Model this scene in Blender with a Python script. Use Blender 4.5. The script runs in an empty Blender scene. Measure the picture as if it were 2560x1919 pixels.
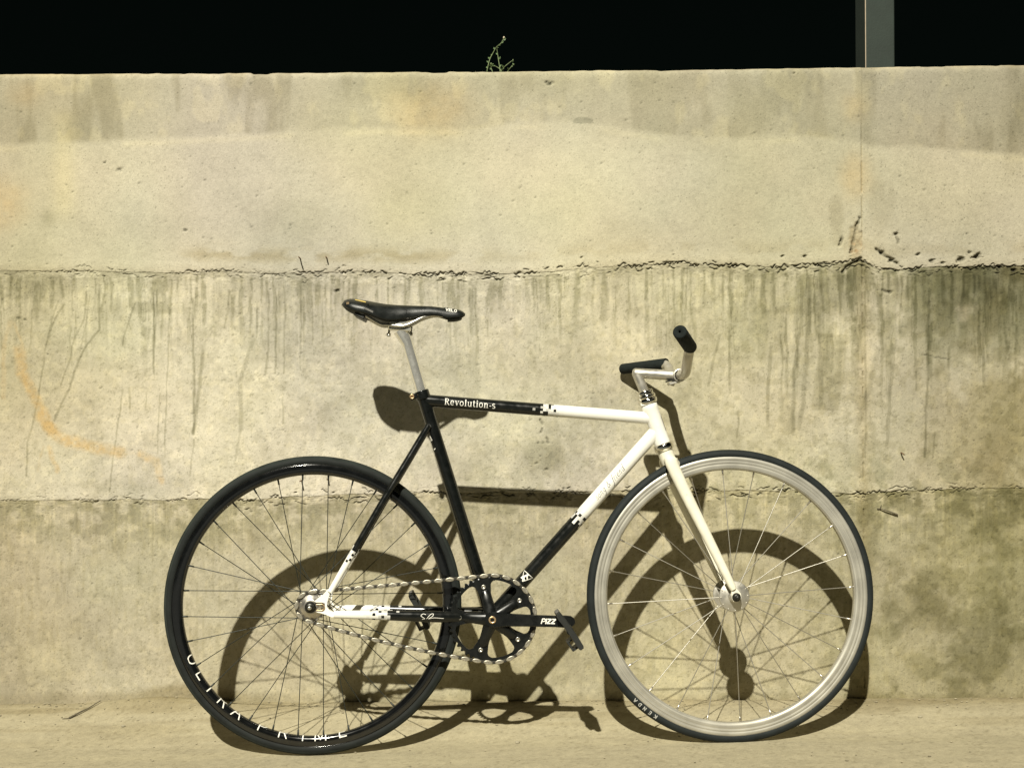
import bpy, bmesh, math, random
import numpy as np
from mathutils import Vector, Matrix

scene = bpy.context.scene
COL = scene.collection
R = math.radians

# ---------------------------------------------------------------- camera, sky, sun, exposure
cam_d = bpy.data.cameras.new('camera')
cam = bpy.data.objects.new('camera', cam_d)
COL.objects.link(cam)
cam_d.sensor_fit = 'HORIZONTAL'
cam_d.sensor_width = 36.0
cam_d.lens = 48.65
cam_d.clip_start = 0.05
cam_d.clip_end = 400.0
cam.matrix_world = (Matrix.Translation((0.0, -3.404, 0.8267)) @ Matrix.Rotation(R(90) - 0.00358, 4, 'X')
                    @ Matrix.Rotation(-0.0065, 4, 'Z'))
scene.camera = cam

SUN_TRAVEL = Vector((0.2107, 1.0, -0.9782)).normalized()      # the way the light goes
world = bpy.data.worlds.new('World')
scene.world = world
world.use_nodes = True
wn = world.node_tree.nodes
wl = world.node_tree.links
wn.clear()
w_out = wn.new('ShaderNodeOutputWorld')
w_bg = wn.new('ShaderNodeBackground')
w_hs = wn.new('ShaderNodeHueSaturation')
w_sky = wn.new('ShaderNodeTexSky')
w_sky.sky_type = 'NISHITA'
w_sky.sun_disc = False
w_sky.sun_elevation = math.asin(-SUN_TRAVEL.z)
w_sky.sun_rotation = math.atan2(-SUN_TRAVEL.x, -SUN_TRAVEL.y)
w_hs.inputs['Saturation'].default_value = 0.0
w_bg.inputs['Strength'].default_value = 0.0003
wl.new(w_sky.outputs[0], w_hs.inputs['Color'])
w_tint = wn.new('ShaderNodeMix'); w_tint.data_type = 'RGBA'; w_tint.blend_type = 'MULTIPLY'
w_tint.inputs[0].default_value = 1.0
w_tint.inputs[7].default_value = (0.55, 1.0, 0.78, 1)
wl.new(w_hs.outputs[0], w_tint.inputs[6])
wl.new(w_tint.outputs[2], w_bg.inputs['Color'])
wl.new(w_bg.outputs[0], w_out.inputs['Surface'])

sun_d = bpy.data.lights.new('sun', 'SUN')
sun_d.energy = 4.4
sun_d.angle = R(0.8)
sun_d.color = (1.0, 0.955, 0.815)
sun = bpy.data.objects.new('sun', sun_d)
COL.objects.link(sun)
sun.rotation_euler = SUN_TRAVEL.to_track_quat('-Z', 'Y').to_euler()
sun.location = (-2, -8, 9)

scene.view_settings.view_transform = 'Standard'
scene.view_settings.look = 'None'
scene.view_settings.gamma = 1.0
scene.view_settings.use_curve_mapping = False
scene.view_settings.exposure = 0.58

# ---------------------------------------------------------------- object helpers
def tag(o, label=None, cat=None, group=None, kind=None):
    if label: o['label'] = label
    if cat: o['category'] = cat
    if group: o['group'] = group
    if kind: o['kind'] = kind
    return o

def empty(name, parent=None, mat=None):
    o = bpy.data.objects.new(name, None)
    o.empty_display_size = 0.05
    COL.objects.link(o)
    if parent is not None: o.parent = parent
    if mat is not None: o.matrix_local = mat
    return o

class MB:
    """collects vertices, faces and uvs of one mesh"""
    def __init__(self): self.v = []; self.f = []; self.uv = []; self.sm = []; self.mi = []
    def add(self, v, f, uv=None, smooth=True, mi=0):
        b = len(self.v)
        self.v.extend([tuple(p) for p in v])
        for i, q in enumerate(f):
            self.f.append([b + k for k in q])
            self.uv.append(uv[i] if uv else [(0, 0)] * len(q))
            self.sm.append(smooth); self.mi.append(mi)
        return self
    def data(self, name, mats):
        me = bpy.data.meshes.new(name)
        me.from_pydata(self.v, [], self.f)
        for m in (mats if isinstance(mats, (list, tuple)) else [mats]): me.materials.append(m)
        me.polygons.foreach_set('use_smooth', self.sm)
        me.polygons.foreach_set('material_index', self.mi)
        lay = me.uv_layers.new(name='UVMap')
        flat = [c for q in self.uv for p in q for c in p]
        lay.data.foreach_set('uv', flat)
        me.update()
        return me
    def build(self, name, mats, parent=None, mat=None):
        return link(name, self.data(name, mats), parent, mat)

def link(name, me, parent=None, mat=None):
    o = bpy.data.objects.new(name, me)
    COL.objects.link(o)
    if parent is not None: o.parent = parent
    if mat is not None: o.matrix_local = mat
    return o

def V(*a): return Vector(a)

def smooth_path(pts, n=6):
    """Catmull-Rom through the points"""
    P = [Vector(p) for p in pts]
    out = []
    for i in range(len(P) - 1):
        a = P[i - 1] if i else P[0] * 2 - P[1]
        b, c = P[i], P[i + 1]
        d = P[i + 2] if i + 2 < len(P) else P[-1] * 2 - P[-2]
        for k in range(n):
            t = k / n
            out.append(0.5 * ((2 * b) + (c - a) * t + (2 * a - 5 * b + 4 * c - d) * t * t + (3 * b - a - 3 * c + d) * t ** 3))
    out.append(P[-1])
    return out

def tube(mb, pts, rad, seg=20, caps=True, up=None, flat=None, mi=0):
    """sweep a circle along a path; rad a number or list; flat squashes across 'up'.  UV = metres along, metres around"""
    P = [Vector(p) for p in pts]
    n = len(P)
    rr = rad if isinstance(rad, (list, tuple)) else [rad] * n
    ff = flat if isinstance(flat, (list, tuple)) else [flat or 1.0] * n
    T = []
    for i in range(n):
        t = (P[min(i + 1, n - 1)] - P[max(i - 1, 0)])
        T.append(t.normalized())
    x = Vector(up) if up is not None else (V(0, 1, 0) if abs(T[0].y) < 0.9 else V(0, 0, 1))
    X = []
    for i in range(n):
        x = (x - T[i] * x.dot(T[i])).normalized()
        X.append(x.copy())
    L = [0.0]
    for i in range(1, n): L.append(L[-1] + (P[i] - P[i - 1]).length)
    vs, fs, uv = [], [], []
    for i in range(n):
        y = T[i].cross(X[i])
        for k in range(seg):
            a = 2 * math.pi * k / seg
            vs.append(P[i] + X[i] * (math.cos(a) * rr[i] * ff[i]) + y * (math.sin(a) * rr[i]))
    for i in range(n - 1):
        for k in range(seg):
            k2 = (k + 1) % seg
            fs.append([i * seg + k, i * seg + k2, (i + 1) * seg + k2, (i + 1) * seg + k])
            c = 2 * math.pi * rr[i] / seg
            uv.append([(L[i], k * c), (L[i], (k + 1) * c), (L[i + 1], (k + 1) * c), (L[i + 1], k * c)])
    mb.add(vs, fs, uv, True, mi)
    if caps:
        mb.add([vs[k] for k in range(seg)], [list(range(seg))[::-1]], None, False, mi)
        mb.add([vs[(n - 1) * seg + k] for k in range(seg)], [list(range(seg))], None, False, mi)
    return mb

def lathe(mb, prof, seg=48, origin=(0, 0, 0), axis=(0, 1, 0), closed=False, smooth=True, mi=0):
    """prof: list of (radius, height along axis)"""
    ax = Vector(axis).normalized()
    ref = V(0, 0, 1) if abs(ax.z) < 0.9 else V(1, 0, 0)
    x = (ref - ax * ref.dot(ax)).normalized()
    y = ax.cross(x)
    o = Vector(origin)
    m = len(prof)
    vs, fs, uv = [], [], []
    for k in range(seg):
        a = 2 * math.pi * k / seg
        dirv = x * math.cos(a) + y * math.sin(a)
        for (r, h) in prof: vs.append(o + dirv * r + ax * h)
    mm = m if closed else m - 1
    for k in range(seg):
        k2 = (k + 1) % seg
        for j in range(mm):
            j2 = (j + 1) % m
            fs.append([k * m + j, k2 * m + j, k2 * m + j2, k * m + j2])
            uv.append([(k / seg, j / m), ((k + 1) / seg, j / m), ((k + 1) / seg, (j + 1) / m), (k / seg, (j + 1) / m)])
    return mb.add(vs, fs, uv, smooth, mi)

def prism(mb, poly, y0, y1, bev=0.0, mi=0):
    """polygon in the x-z plane given counter-clockwise, extruded along y from y0 to y1"""
    n = len(poly)
    if bev:
        c = Vector((sum(p[0] for p in poly) / n, sum(p[1] for p in poly) / n))
        ins = []
        for i in range(n):
            a, b, d = Vector(poly[i - 1]), Vector(poly[i]), Vector(poly[(i + 1) % n])
            e1, e2 = (b - a).normalized(), (d - b).normalized()
            nn = Vector((-(e1.y + e2.y), e1.x + e2.x))
            nn = nn.normalized() if nn.length > 1e-6 else Vector((-e1.y, e1.x))
            ins.append(b + nn * bev)
        s = 1 if y1 > y0 else -1
        rows = [(ins, y0), (poly, y0 + s * bev), (poly, y1 - s * bev), (ins, y1)]
    else:
        rows = [(poly, y0), (poly, y1)]
    vs = [V(p[0], y, p[1]) for (pp, y) in rows for p in pp]
    fs = []
    for r in range(len(rows) - 1):
        for i in range(n):
            i2 = (i + 1) % n
            fs.append([r * n + i, r * n + i2, (r + 1) * n + i2, (r + 1) * n + i])
    last = (len(rows) - 1) * n
    fs.append(list(range(n))[::-1])
    fs.append([last + i for i in range(n)])
    return mb.add(vs, fs, None, False, mi)

def box(mb, c, s, rot=None, bev=0.0, mi=0):
    cx, cy, cz = c; hx, hy, hz = [q / 2 for q in s]
    m = MB()
    prism(m, [(-hx, -hz), (hx, -hz), (hx, hz), (-hx, hz)], -hy, hy, bev)
    M = Matrix.Translation(c) @ (rot.to_4x4() if rot else Matrix())
    return mb.add([M @ Vector(v) for v in m.v], m.f, None, False, mi)

# ---------------------------------------------------------------- material helpers
def mat(name, base, rough=0.5, metal=0.0, var=0.0, vscale=40.0, bump=0.0, bscale=200.0, rvar=0.0, coat=0.0, spec=None):
    m = bpy.data.materials.new(name)
    m.use_nodes = True
    nt = m.node_tree
    b = nt.nodes['Principled BSDF']
    b.inputs['Base Color'].default_value = (*base, 1)
    b.inputs['Roughness'].default_value = rough
    b.inputs['Metallic'].default_value = metal
    if spec is not None: b.inputs['Specular IOR Level'].default_value = spec
    if coat:
        b.inputs['Coat Weight'].default_value = coat
        b.inputs['Coat Roughness'].default_value = 0.12
    tc = nt.nodes.new('ShaderNodeTexCoord')
    if var or rvar:
        nz = nt.nodes.new('ShaderNodeTexNoise')
        nz.inputs['Scale'].default_value = vscale
        nz.inputs['Detail'].default_value = 5
        nt.links.new(tc.outputs['Object'], nz.inputs['Vector'])
        if var:
            r = nt.nodes.new('ShaderNodeMapRange')
            r.inputs['From Min'].default_value = 0.25; r.inputs['From Max'].default_value = 0.75
            r.inputs['To Min'].default_value = 1 - var; r.inputs['To Max'].default_value = 1 + var
            nt.links.new(nz.outputs['Fac'], r.inputs['Value'])
            mx = nt.nodes.new('ShaderNodeMix'); mx.data_type = 'RGBA'; mx.blend_type = 'MULTIPLY'
            mx.inputs[0].default_value = 1.0
            mx.inputs[6].default_value = (*base, 1)
            nt.links.new(r.outputs[0], mx.inputs[7])
            nt.links.new(mx.outputs[2], b.inputs['Base Color'])
        if rvar:
            r2 = nt.nodes.new('ShaderNodeMapRange')
            r2.inputs['From Min'].default_value = 0.3; r2.inputs['From Max'].default_value = 0.7
            r2.inputs['To Min'].default_value = max(0.03, rough - rvar); r2.inputs['To Max'].default_value = rough + rvar
            nt.links.new(nz.outputs['Fac'], r2.inputs['Value'])
            nt.links.new(r2.outputs[0], b.inputs['Roughness'])
    if bump:
        n2 = nt.nodes.new('ShaderNodeTexNoise')
        n2.inputs['Scale'].default_value = bscale
        n2.inputs['Detail'].default_value = 4
        nt.links.new(tc.outputs['Object'], n2.inputs['Vector'])
        bp = nt.nodes.new('ShaderNodeBump')
        bp.inputs['Strength'].default_value = 1.0
        bp.inputs['Distance'].default_value = bump
        nt.links.new(n2.outputs['Fac'], bp.inputs['Height'])
        nt.links.new(bp.outputs[0], b.inputs['Normal'])
    return m

WHITE = (0.80, 0.785, 0.72)
BLACK = (0.0055, 0.0065, 0.006)

def paint_two_tone(name, edge, pix, span, black_first=True, seed=0.0):
    """glossy frame paint: black and white either side of 'edge' metres along the tube, breaking up into square pixels"""
    m = bpy.data.materials.new(name)
    m.use_nodes = True
    nt = m.node_tree; N = nt.nodes; Lk = nt.links
    b = N['Principled BSDF']
    b.inputs['Roughness'].default_value = 0.28
    uv = N.new('ShaderNodeUVMap'); uv.uv_map = 'UVMap'
    sx = N.new('ShaderNodeSeparateXYZ'); Lk.new(uv.outputs[0], sx.inputs[0])
    def math_(op, a, c=None):
        n = N.new('ShaderNodeMath'); n.operation = op
        for i, q in enumerate((a, c)):
            if q is None: continue
            if isinstance(q, (int, float)): n.inputs[i].default_value = q
            else: Lk.new(q, n.inputs[i])
        return n.outputs[0]
    fu = math_('FLOOR', math_('DIVIDE', sx.outputs[0], pix))
    fv = math_('FLOOR', math_('DIVIDE', sx.outputs[1], pix))
    cb = N.new('ShaderNodeCombineXYZ'); Lk.new(fu, cb.inputs[0]); Lk.new(fv, cb.inputs[1]); cb.inputs[2].default_value = seed
    w1 = N.new('ShaderNodeTexWhiteNoise'); w1.noise_dimensions = '3D'; Lk.new(cb.outputs[0], w1.inputs['Vector'])
    cb2 = N.new('ShaderNodeCombineXYZ'); Lk.new(fu, cb2.inputs[0]); Lk.new(fv, cb2.inputs[1]); cb2.inputs[2].default_value = seed + 17.3
    w2 = N.new('ShaderNodeTexWhiteNoise'); w2.noise_dimensions = '3D'; Lk.new(cb2.outputs[0], w2.inputs['Vector'])
    s = 1.0 if black_first else -1.0
    # t: 0 on the last all-black pixel, 1 where everything is white
    uc = math_('MULTIPLY', math_('ADD', fu, 0.5), pix)
    t = math_('DIVIDE', math_('MULTIPLY', math_('SUBTRACT', uc, edge), s), span)
    tpos = math_('POWER', math_('MAXIMUM', t, 0.0), 0.33)
    isw = math_('LESS_THAN', w1.outputs['Value'], math_('ADD', math_('MULTIPLY', tpos, 0.98), 0.03))
    isw = math_('MULTIPLY', isw, math_('GREATER_THAN', t, -0.28))
    # grey pixels near the edge
    gz = math_('SUBTRACT', 1.0, math_('MINIMUM', math_('MAXIMUM', t, 0.0), 1.0))
    g = math_('SUBTRACT', 1.0, math_('MULTIPLY', math_('MULTIPLY', gz, w2.outputs['Value']), 0.62))
    wc = N.new('ShaderNodeMix'); wc.data_type = 'RGBA'; wc.blend_type = 'MULTIPLY'; wc.inputs[0].default_value = 1
    wc.inputs[6].default_value = (*WHITE, 1); Lk.new(g, wc.inputs[7])
    # faint grime
    tc = N.new('ShaderNodeTexCoord')
    nz = N.new('ShaderNodeTexNoise'); nz.inputs['Scale'].default_value = 60; nz.inputs['Detail'].default_value = 6
    Lk.new(tc.outputs['Object'], nz.inputs['Vector'])
    dust = N.new('ShaderNodeMapRange'); dust.inputs['From Min'].default_value = 0.45; dust.inputs['From Max'].default_value = 0.8
    dust.inputs['To Min'].default_value = 0.0; dust.inputs['To Max'].default_value = 0.022
    Lk.new(nz.outputs['Fac'], dust.inputs['Value'])
    mix = N.new('ShaderNodeMix'); mix.data_type = 'RGBA'
    Lk.new(isw, mix.inputs[0]); mix.inputs[6].default_value = (*BLACK, 1); Lk.new(wc.outputs[2], mix.inputs[7])
    mix2 = N.new('ShaderNodeMix'); mix2.data_type = 'RGBA'
    Lk.new(dust.outputs[0], mix2.inputs[0]); Lk.new(mix.outputs[2], mix2.inputs[6]); mix2.inputs[7].default_value = (0.30, 0.27, 0.19, 1)
    Lk.new(mix2.outputs[2], b.inputs['Base Color'])
    rr = N.new('ShaderNodeMapRange'); rr.inputs['From Min'].default_value = 0.3; rr.inputs['From Max'].default_value = 0.75
    rr.inputs['To Min'].default_value = 0.13; rr.inputs['To Max'].default_value = 0.30
    Lk.new(nz.outputs['Fac'], rr.inputs['Value']); Lk.new(rr.outputs[0], b.inputs['Roughness'])
    return m

M = {}
M['black_paint'] = mat('black_paint', BLACK, 0.2, 0, 0.3, 60, rvar=0.08)
M['white_paint'] = mat('white_paint', WHITE, 0.32, 0, 0.05, 45, rvar=0.1)
M['cream_paint'] = mat('cream_paint', (0.76, 0.73, 0.60), 0.36, 0, 0.07, 50, rvar=0.1)
def add_chips(m, amount):
    """small scuffs and chips through to dark undercoat"""
    nt = m.node_tree; N = nt.nodes; Lk = nt.links; b = N['Principled BSDF']
    tc = N.new('ShaderNodeTexCoord')
    n = N.new('ShaderNodeTexNoise'); n.inputs['Scale'].default_value = 75; n.inputs['Detail'].default_value = 7; n.inputs['Roughness'].default_value = 0.72
    Lk.new(tc.outputs['Object'], n.inputs['Vector'])
    r = N.new('ShaderNodeMapRange'); r.inputs['From Min'].default_value = amount; r.inputs['From Max'].default_value = amount + 0.03
    Lk.new(n.outputs['Fac'], r.inputs['Value'])
    mx = N.new('ShaderNodeMix'); mx.data_type = 'RGBA'
    src = b.inputs['Base Color'].links[0].from_socket
    Lk.new(r.outputs[0], mx.inputs[0]); Lk.new(src, mx.inputs[6]); mx.inputs[7].default_value = (0.16, 0.13, 0.085, 1)
    Lk.new(mx.outputs[2], b.inputs['Base Color'])
add_chips(M['cream_paint'], 0.675)
add_chips(M['white_paint'], 0.69)
M['print_white'] = mat('print_white', (0.82, 0.80, 0.72), 0.5, 0, 0.05, 300)
M['print_grey'] = mat('print_grey', (0.13, 0.125, 0.115), 0.6, 0, 0.2, 300)
M['print_dull'] = mat('print_dull', (0.36, 0.36, 0.33), 0.7, 0, 0.15, 300)
M['tread'] = mat('tread', (0.019, 0.0235, 0.0205), 0.85, 0, 0.4, 28, bump=0.0006, bscale=500, spec=0.2)
M['print_gold'] = mat('print_gold', (0.62, 0.46, 0.12), 0.45, 0, 0.08, 200)
M['rubber'] = mat('rubber', (0.0085, 0.0108, 0.0098), 0.7, 0, 0.35, 35, bump=0.0004, bscale=600, spec=0.25)
M['front_rubber'] = mat('front_rubber', (0.011, 0.0145, 0.0145), 0.7, 0, 0.3, 35, bump=0.0003, bscale=600, spec=0.25)
M['rim_black'] = mat('rim_black', (0.0045, 0.005, 0.0052), 0.13, 0, 0.3, 50, rvar=0.05, coat=0.8)
M['foam'] = mat('foam', (0.012, 0.0155, 0.0145), 0.95, 0, 0.25, 90, bump=0.0006, bscale=900, spec=0.2)
M['saddle_skin'] = mat('saddle_skin', (0.009, 0.0108, 0.0098), 0.36, 0, 0.25, 60, bump=0.0002, bscale=1500, rvar=0.1)
M['plastic'] = mat('plastic', (0.014, 0.0155, 0.0135), 0.5, 0, 0.3, 60, bump=0.0003, bscale=500)
M['anodised'] = mat('anodised', (0.0075, 0.0085, 0.008), 0.3, 0.2, 0.25, 70, rvar=0.1)
M['alloy'] = mat('alloy', (0.88, 0.87, 0.82), 0.24, 0.8, 0.06, 60, rvar=0.07)
M['alloy_matt'] = mat('alloy_matt', (0.56, 0.535, 0.47), 0.42, 0.8, 0.08, 70, rvar=0.1)
M['cog_steel'] = mat('cog_steel', (0.55, 0.52, 0.46), 0.34, 0.9, 0.12, 90, rvar=0.1)
M['chrome'] = mat('chrome', (0.78, 0.76, 0.70), 0.12, 1.0, 0.08, 90, rvar=0.06)
M['steel'] = mat('steel', (0.55, 0.53, 0.47), 0.3, 0.85, 0.15, 120, rvar=0.12)
M['chain_outer'] = mat('chain_outer', (0.44, 0.41, 0.33), 0.38, 0.75, 0.15, 250, rvar=0.1)
M['chain_inner'] = mat('chain_inner', (0.045, 0.042, 0.034), 0.5, 0.5, 0.3, 250)
M['dark_steel'] = mat('dark_steel', (0.05, 0.05, 0.045), 0.4, 0.8, 0.3, 150)
M['spoke_black'] = mat('spoke_black', (0.020, 0.024, 0.020), 0.45, 0.3)
M['spoke_steel'] = mat('spoke_steel', (0.42, 0.40, 0.35), 0.42, 0.8, 0.1, 30)
M['brass'] = mat('brass', (0.62, 0.45, 0.26), 0.35, 0.8, 0.15, 200)

# ---------------------------------------------------------------- numpy noise for the surveyed surfaces
_rng = np.random.RandomState(7)
_TAB = _rng.rand(256, 256).astype(np.float32)
def vnoise(x, y, seed=0):
    x = np.asarray(x, np.float32) + seed * 37.17; y = np.asarray(y, np.float32) + seed * 91.73
    xi = np.floor(x).astype(np.int32); yi = np.floor(y).astype(np.int32)
    fx = x - xi; fy = y - yi
    fx = fx * fx * (3 - 2 * fx); fy = fy * fy * (3 - 2 * fy)
    a = _TAB[yi & 255, xi & 255]; b = _TAB[yi & 255, (xi + 1) & 255]
    c = _TAB[(yi + 1) & 255, xi & 255]; d = _TAB[(yi + 1) & 255, (xi + 1) & 255]
    return a + (b - a) * fx + (c - a) * fy + (a - b - c + d) * fx * fy
def fbm(x, y, seed=0, octv=4, gain=0.5):
    s = 0; amp = 1; tot = 0
    for o in range(octv):
        s = s + amp * vnoise(x * 2 ** o, y * 2 ** o, seed + o * 3.7); tot += amp; amp *= gain
    return s / tot
def cn(x, y, seed=0, octv=4):
    return np.clip((fbm(x, y, seed, octv) - .5) / .17, -1.6, 1.6)
def sstep(a, b, x):
    t = np.clip((x - a) / (b - a), 0, 1)
    return t * t * (3 - 2 * t)
def seg_dist(px, py, pts, wob=0, seed=0):
    """distance to a polyline and the fraction along it"""
    best = np.full(px.shape, 1e9, np.float32); frac = np.zeros(px.shape, np.float32)
    P = np.array(pts, np.float32); L = np.r_[0, np.cumsum(np.hypot(*np.diff(P, axis=0).T))]
    for i in range(len(P) - 1):
        a, b = P[i], P[i + 1]; ab = b - a
        t = np.clip(((px - a[0]) * ab[0] + (py - a[1]) * ab[1]) / (ab @ ab + 1e-9), 0, 1)
        dd = np.hypot(px - a[0] - t * ab[0], py - a[1] - t * ab[1])
        m = dd < best
        best = np.where(m, dd, best); frac = np.where(m, (L[i] + t * (L[i + 1] - L[i])) / L[-1], frac)
    return best, frac

# ---------------------------------------------------------------- the concrete wall
# the wall face is surveyed in units of 1/878.2 m, s to the right and t downwards, from an origin left above the frame
WU = 878.2
def wall_st(x, z):
    s = 1106 + WU * (x - 0.0065 * (z - 0.8145))
    t = 829 - WU * (z - 0.8145) - 0.0065 * WU * x
    return s, t
def wall_xz(s, t):
    return ((s - 1106) / WU + 0.0065 * (829 - t) / WU, 0.8145 + (829 - t) / WU - 0.0065 * (s - 1106) / WU)

UP_S = [-600, 0, 330, 650, 780, 900, 1010, 1123, 1260, 1470, 1660, 1800, 1858, 1900, 2000, 2212, 2800]
UP_T = [588, 585, 586, 590, 588, 590, 590, 591, 578, 571, 573, 570, 562, 583, 577, 573, 570]
LO_S = [-600, 0, 300, 520, 700, 900, 1010, 1250, 1480, 1700, 1860, 1960, 2212, 2800]
LO_T = [1082, 1079, 1078, 1080, 1070, 1066, 1062, 1062, 1056, 1060, 1065, 1058, 1054, 1052]
TOPBAND_S = [-600, 0, 94, 225, 375, 525, 778, 1029, 1142, 1254, 1434, 1622, 1705, 1847, 1877, 1997, 2212, 2800]
TOPBAND_T = [310, 310, 310, 306, 296, 291, 275, 278, 263, 264, 291, 300, 293, 302, 313, 321, 332, 345]
SEAM_X = 0.8635

def z4(pts): return [(x / 2.302 * 0.86406, (620 + y / 2.302) * 0.86406) for x, y in pts]
def z5(pts): return [((1660 + x / 2.302) * 0.86406, (620 + y / 2.302) * 0.86406) for x, y in pts]
DRIPS = [(z4(p), w, a) for p, w, a in [
    ([(575, 190), (575, 470), (500, 555), (450, 650), (400, 800), (350, 900), (315, 990)], 2.6, .34),
    ([(500, 230), (490, 400), (430, 520), (400, 640), (350, 790)], 1.9, .30),
    ([(520, 260), (500, 420), (460, 600)], 1.5, .22),
    ([(380, 300), (300, 450), (260, 580), (235, 760), (215, 900), (160, 1120), (150, 1310)], 2.2, .30),
    ([(340, 290), (285, 470), (262, 560)], 1.6, .25),
    ([(190, 340), (170, 600)], 1.6, .26), ([(885, 230), (885, 720)], 1.8, .34), ([(975, 330), (960, 820), (945, 1200)], 1.6, .30),
    ([(905, 230), (890, 560)], 1.5, .28), ([(780, 300), (730, 450), (705, 560)], 2.0, .28), ([(710, 790), (650, 1200), (630, 1400)], 1.8, .34),
    ([(745, 800), (745, 920)], 1.6, .30), ([(840, 830), (838, 920)], 1.6, .30), ([(920, 830), (905, 1180)], 1.6, .26),
    ([(1110, 270), (1115, 600), (1120, 820), (1115, 1070)], 2.8, .34), ([(1170, 560), (1150, 800), (1112, 1060)], 4.0, .30),
    ([(1118, 1090), (1095, 1310)], 1.8, .26), ([(1480, 330), (1480, 510)], 1.8, .30), ([(1470, 500), (1420, 640), (1385, 760), (1388, 1040)], 4.6, .24),
    ([(1385, 1040), (1350, 1240)], 2.5, .20), ([(1545, 230), (1545, 560), (1530, 720)], 2.4, .28), ([(1590, 210), (1585, 720)], 1.7, .32),
    ([(1640, 230), (1635, 720)], 1.7, .28), ([(1630, 850), (1628, 1010)], 2.0, .24), ([(1730, 200), (1730, 700)], 1.7, .28), ([(1800, 300), (1800, 550)], 1.6, .22),
    ([(1860, 260), (1855, 540)], 1.6, .2), ([(1320, 230), (1310, 370), (1290, 460)], 2.2, .28), ([(1380, 230), (1372, 390)], 1.8, .24)]]
DRIPS += [(z5(p), w, a) for p, w, a in [
    ([(790, 170), (790, 420), (750, 700), (745, 1050)], 4.0, .28), ([(840, 140), (830, 500), (800, 900), (780, 1030)], 5.0, .24),
    ([(910, 150), (905, 620), (900, 900)], 5.5, .22), ([(375, 460), (380, 830)], 3.0, .30), ([(620, 540), (600, 760), (595, 1010)], 4.0, .28),
    ([(330, 480), (280, 650), (255, 790)], 3.0, .26), ([(1240, 560), (1180, 800), (1100, 1060)], 6.0, .20), ([(1325, 550), (1300, 850), (1285, 1130)], 4.2, .30),
    ([(1525, 200), (1520, 700), (1500, 1200)], 2.8, .34), ([(430, 930), (420, 1090)], 2.0, .28), ([(1450, 700), (1450, 820)], 2.0, .26), ([(1560, 1050), (1545, 1220)], 2.4, .22),
    ([(1160, 560), (1160, 1200)], 2.2, .22), ([(1640, 560), (1640, 760)], 2.4, .22), ([(1840, 450), (1840, 800)], 3.0, .24), ([(10, 200), (12, 560)], 2.0, .22), ([(130, 200), (125, 420)], 2.2, .2)]]
PAINT = [(z4(p), w, a) for p, w, a in [
    ([(110, 590), (125, 720), (185, 830), (240, 930), (280, 1030)], 13.0, .85), ([(280, 1030), (340, 1085), (400, 1110), (520, 1140), (690, 1175)], 14.5, .9),
    ([(240, 960), (290, 1040)], 15.0, .7), ([(810, 1185), (900, 1225), (930, 1340)], 9.5, .55), ([(285, 1150), (330, 1280)], 6.0, .6),
    ([(60, 430), (28, 520), (18, 640), (20, 860)], 6.0, .38), ([(85, 430), (130, 560)], 3.5, .35), ([(250, 1140), (215, 1280)], 3.0, .25), ([(690, 1175), (800, 1180)], 5, .15)]]
HOLES = [(1936, 505, 5, 10), (2110, 553, 8, 16), (2074, 561, 8, 11), (2095, 545, 4, 8), (1983, 549, 5, 9), (2012, 563, 6, 7), (2036, 568, 4, 6), (2160, 577, 5, 8), (2190, 584, 5, 7),
         (1738, 553, 5, 9), (1690, 553, 4, 7), (226, 351, 3, 5), (258, 366, 5, 4), (400, 498, 4, 4), (1256, 556, 3, 5), (728, 628, 5, 5), (1905, 545, 4, 9), (1925, 562, 5, 9),
         (1816, 520, 3, 6), (1838, 540, 3, 5), (1715, 158, 3, 5), (1188, 182, 6, 5), (1180, 178, 4, 5), (1105, 690, 2.5, 4), (1160, 1000, 3, 4), (1180, 1013, 3, 4), (40, 687, 5, 3), (54, 690, 3, 3)]
FISS = [([(1858, 470), (1850, 490), (1838, 545)], 2.5, 8), ([(1818, 515), (1812, 530)], 2.5, 8), ([(1893, 538), (1912, 552), (1938, 568)], 2.6, 8), ([(1858, 558), (1830, 575), (1820, 590)], 3, 9),
        ([(1168, 905), (1172, 918)], 1.6, 5), ([(1172, 925), (1168, 935)], 1.6, 5), ([(1180, 945), (1184, 956)], 1.8, 5), ([(1936, 510), (1941, 525)], 2.0, 7),
        ([(1905, 627), (1925, 632)], 1.8, 5), ([(1990, 765), (2050, 776)], 1.0, 1.5)]

_rp = np.random.RandomState(21)
PITS = np.stack([_rp.uniform(-60, 2280, 1500), np.where(_rp.rand(1500) < .3, _rp.uniform(165, 580, 1500), _rp.uniform(590, 1505, 1500)), 0.7 + 1.3 * _rp.rand(1500) ** 3, _rp.uniform(0.8, 2.6, 1500)], 1)

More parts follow.
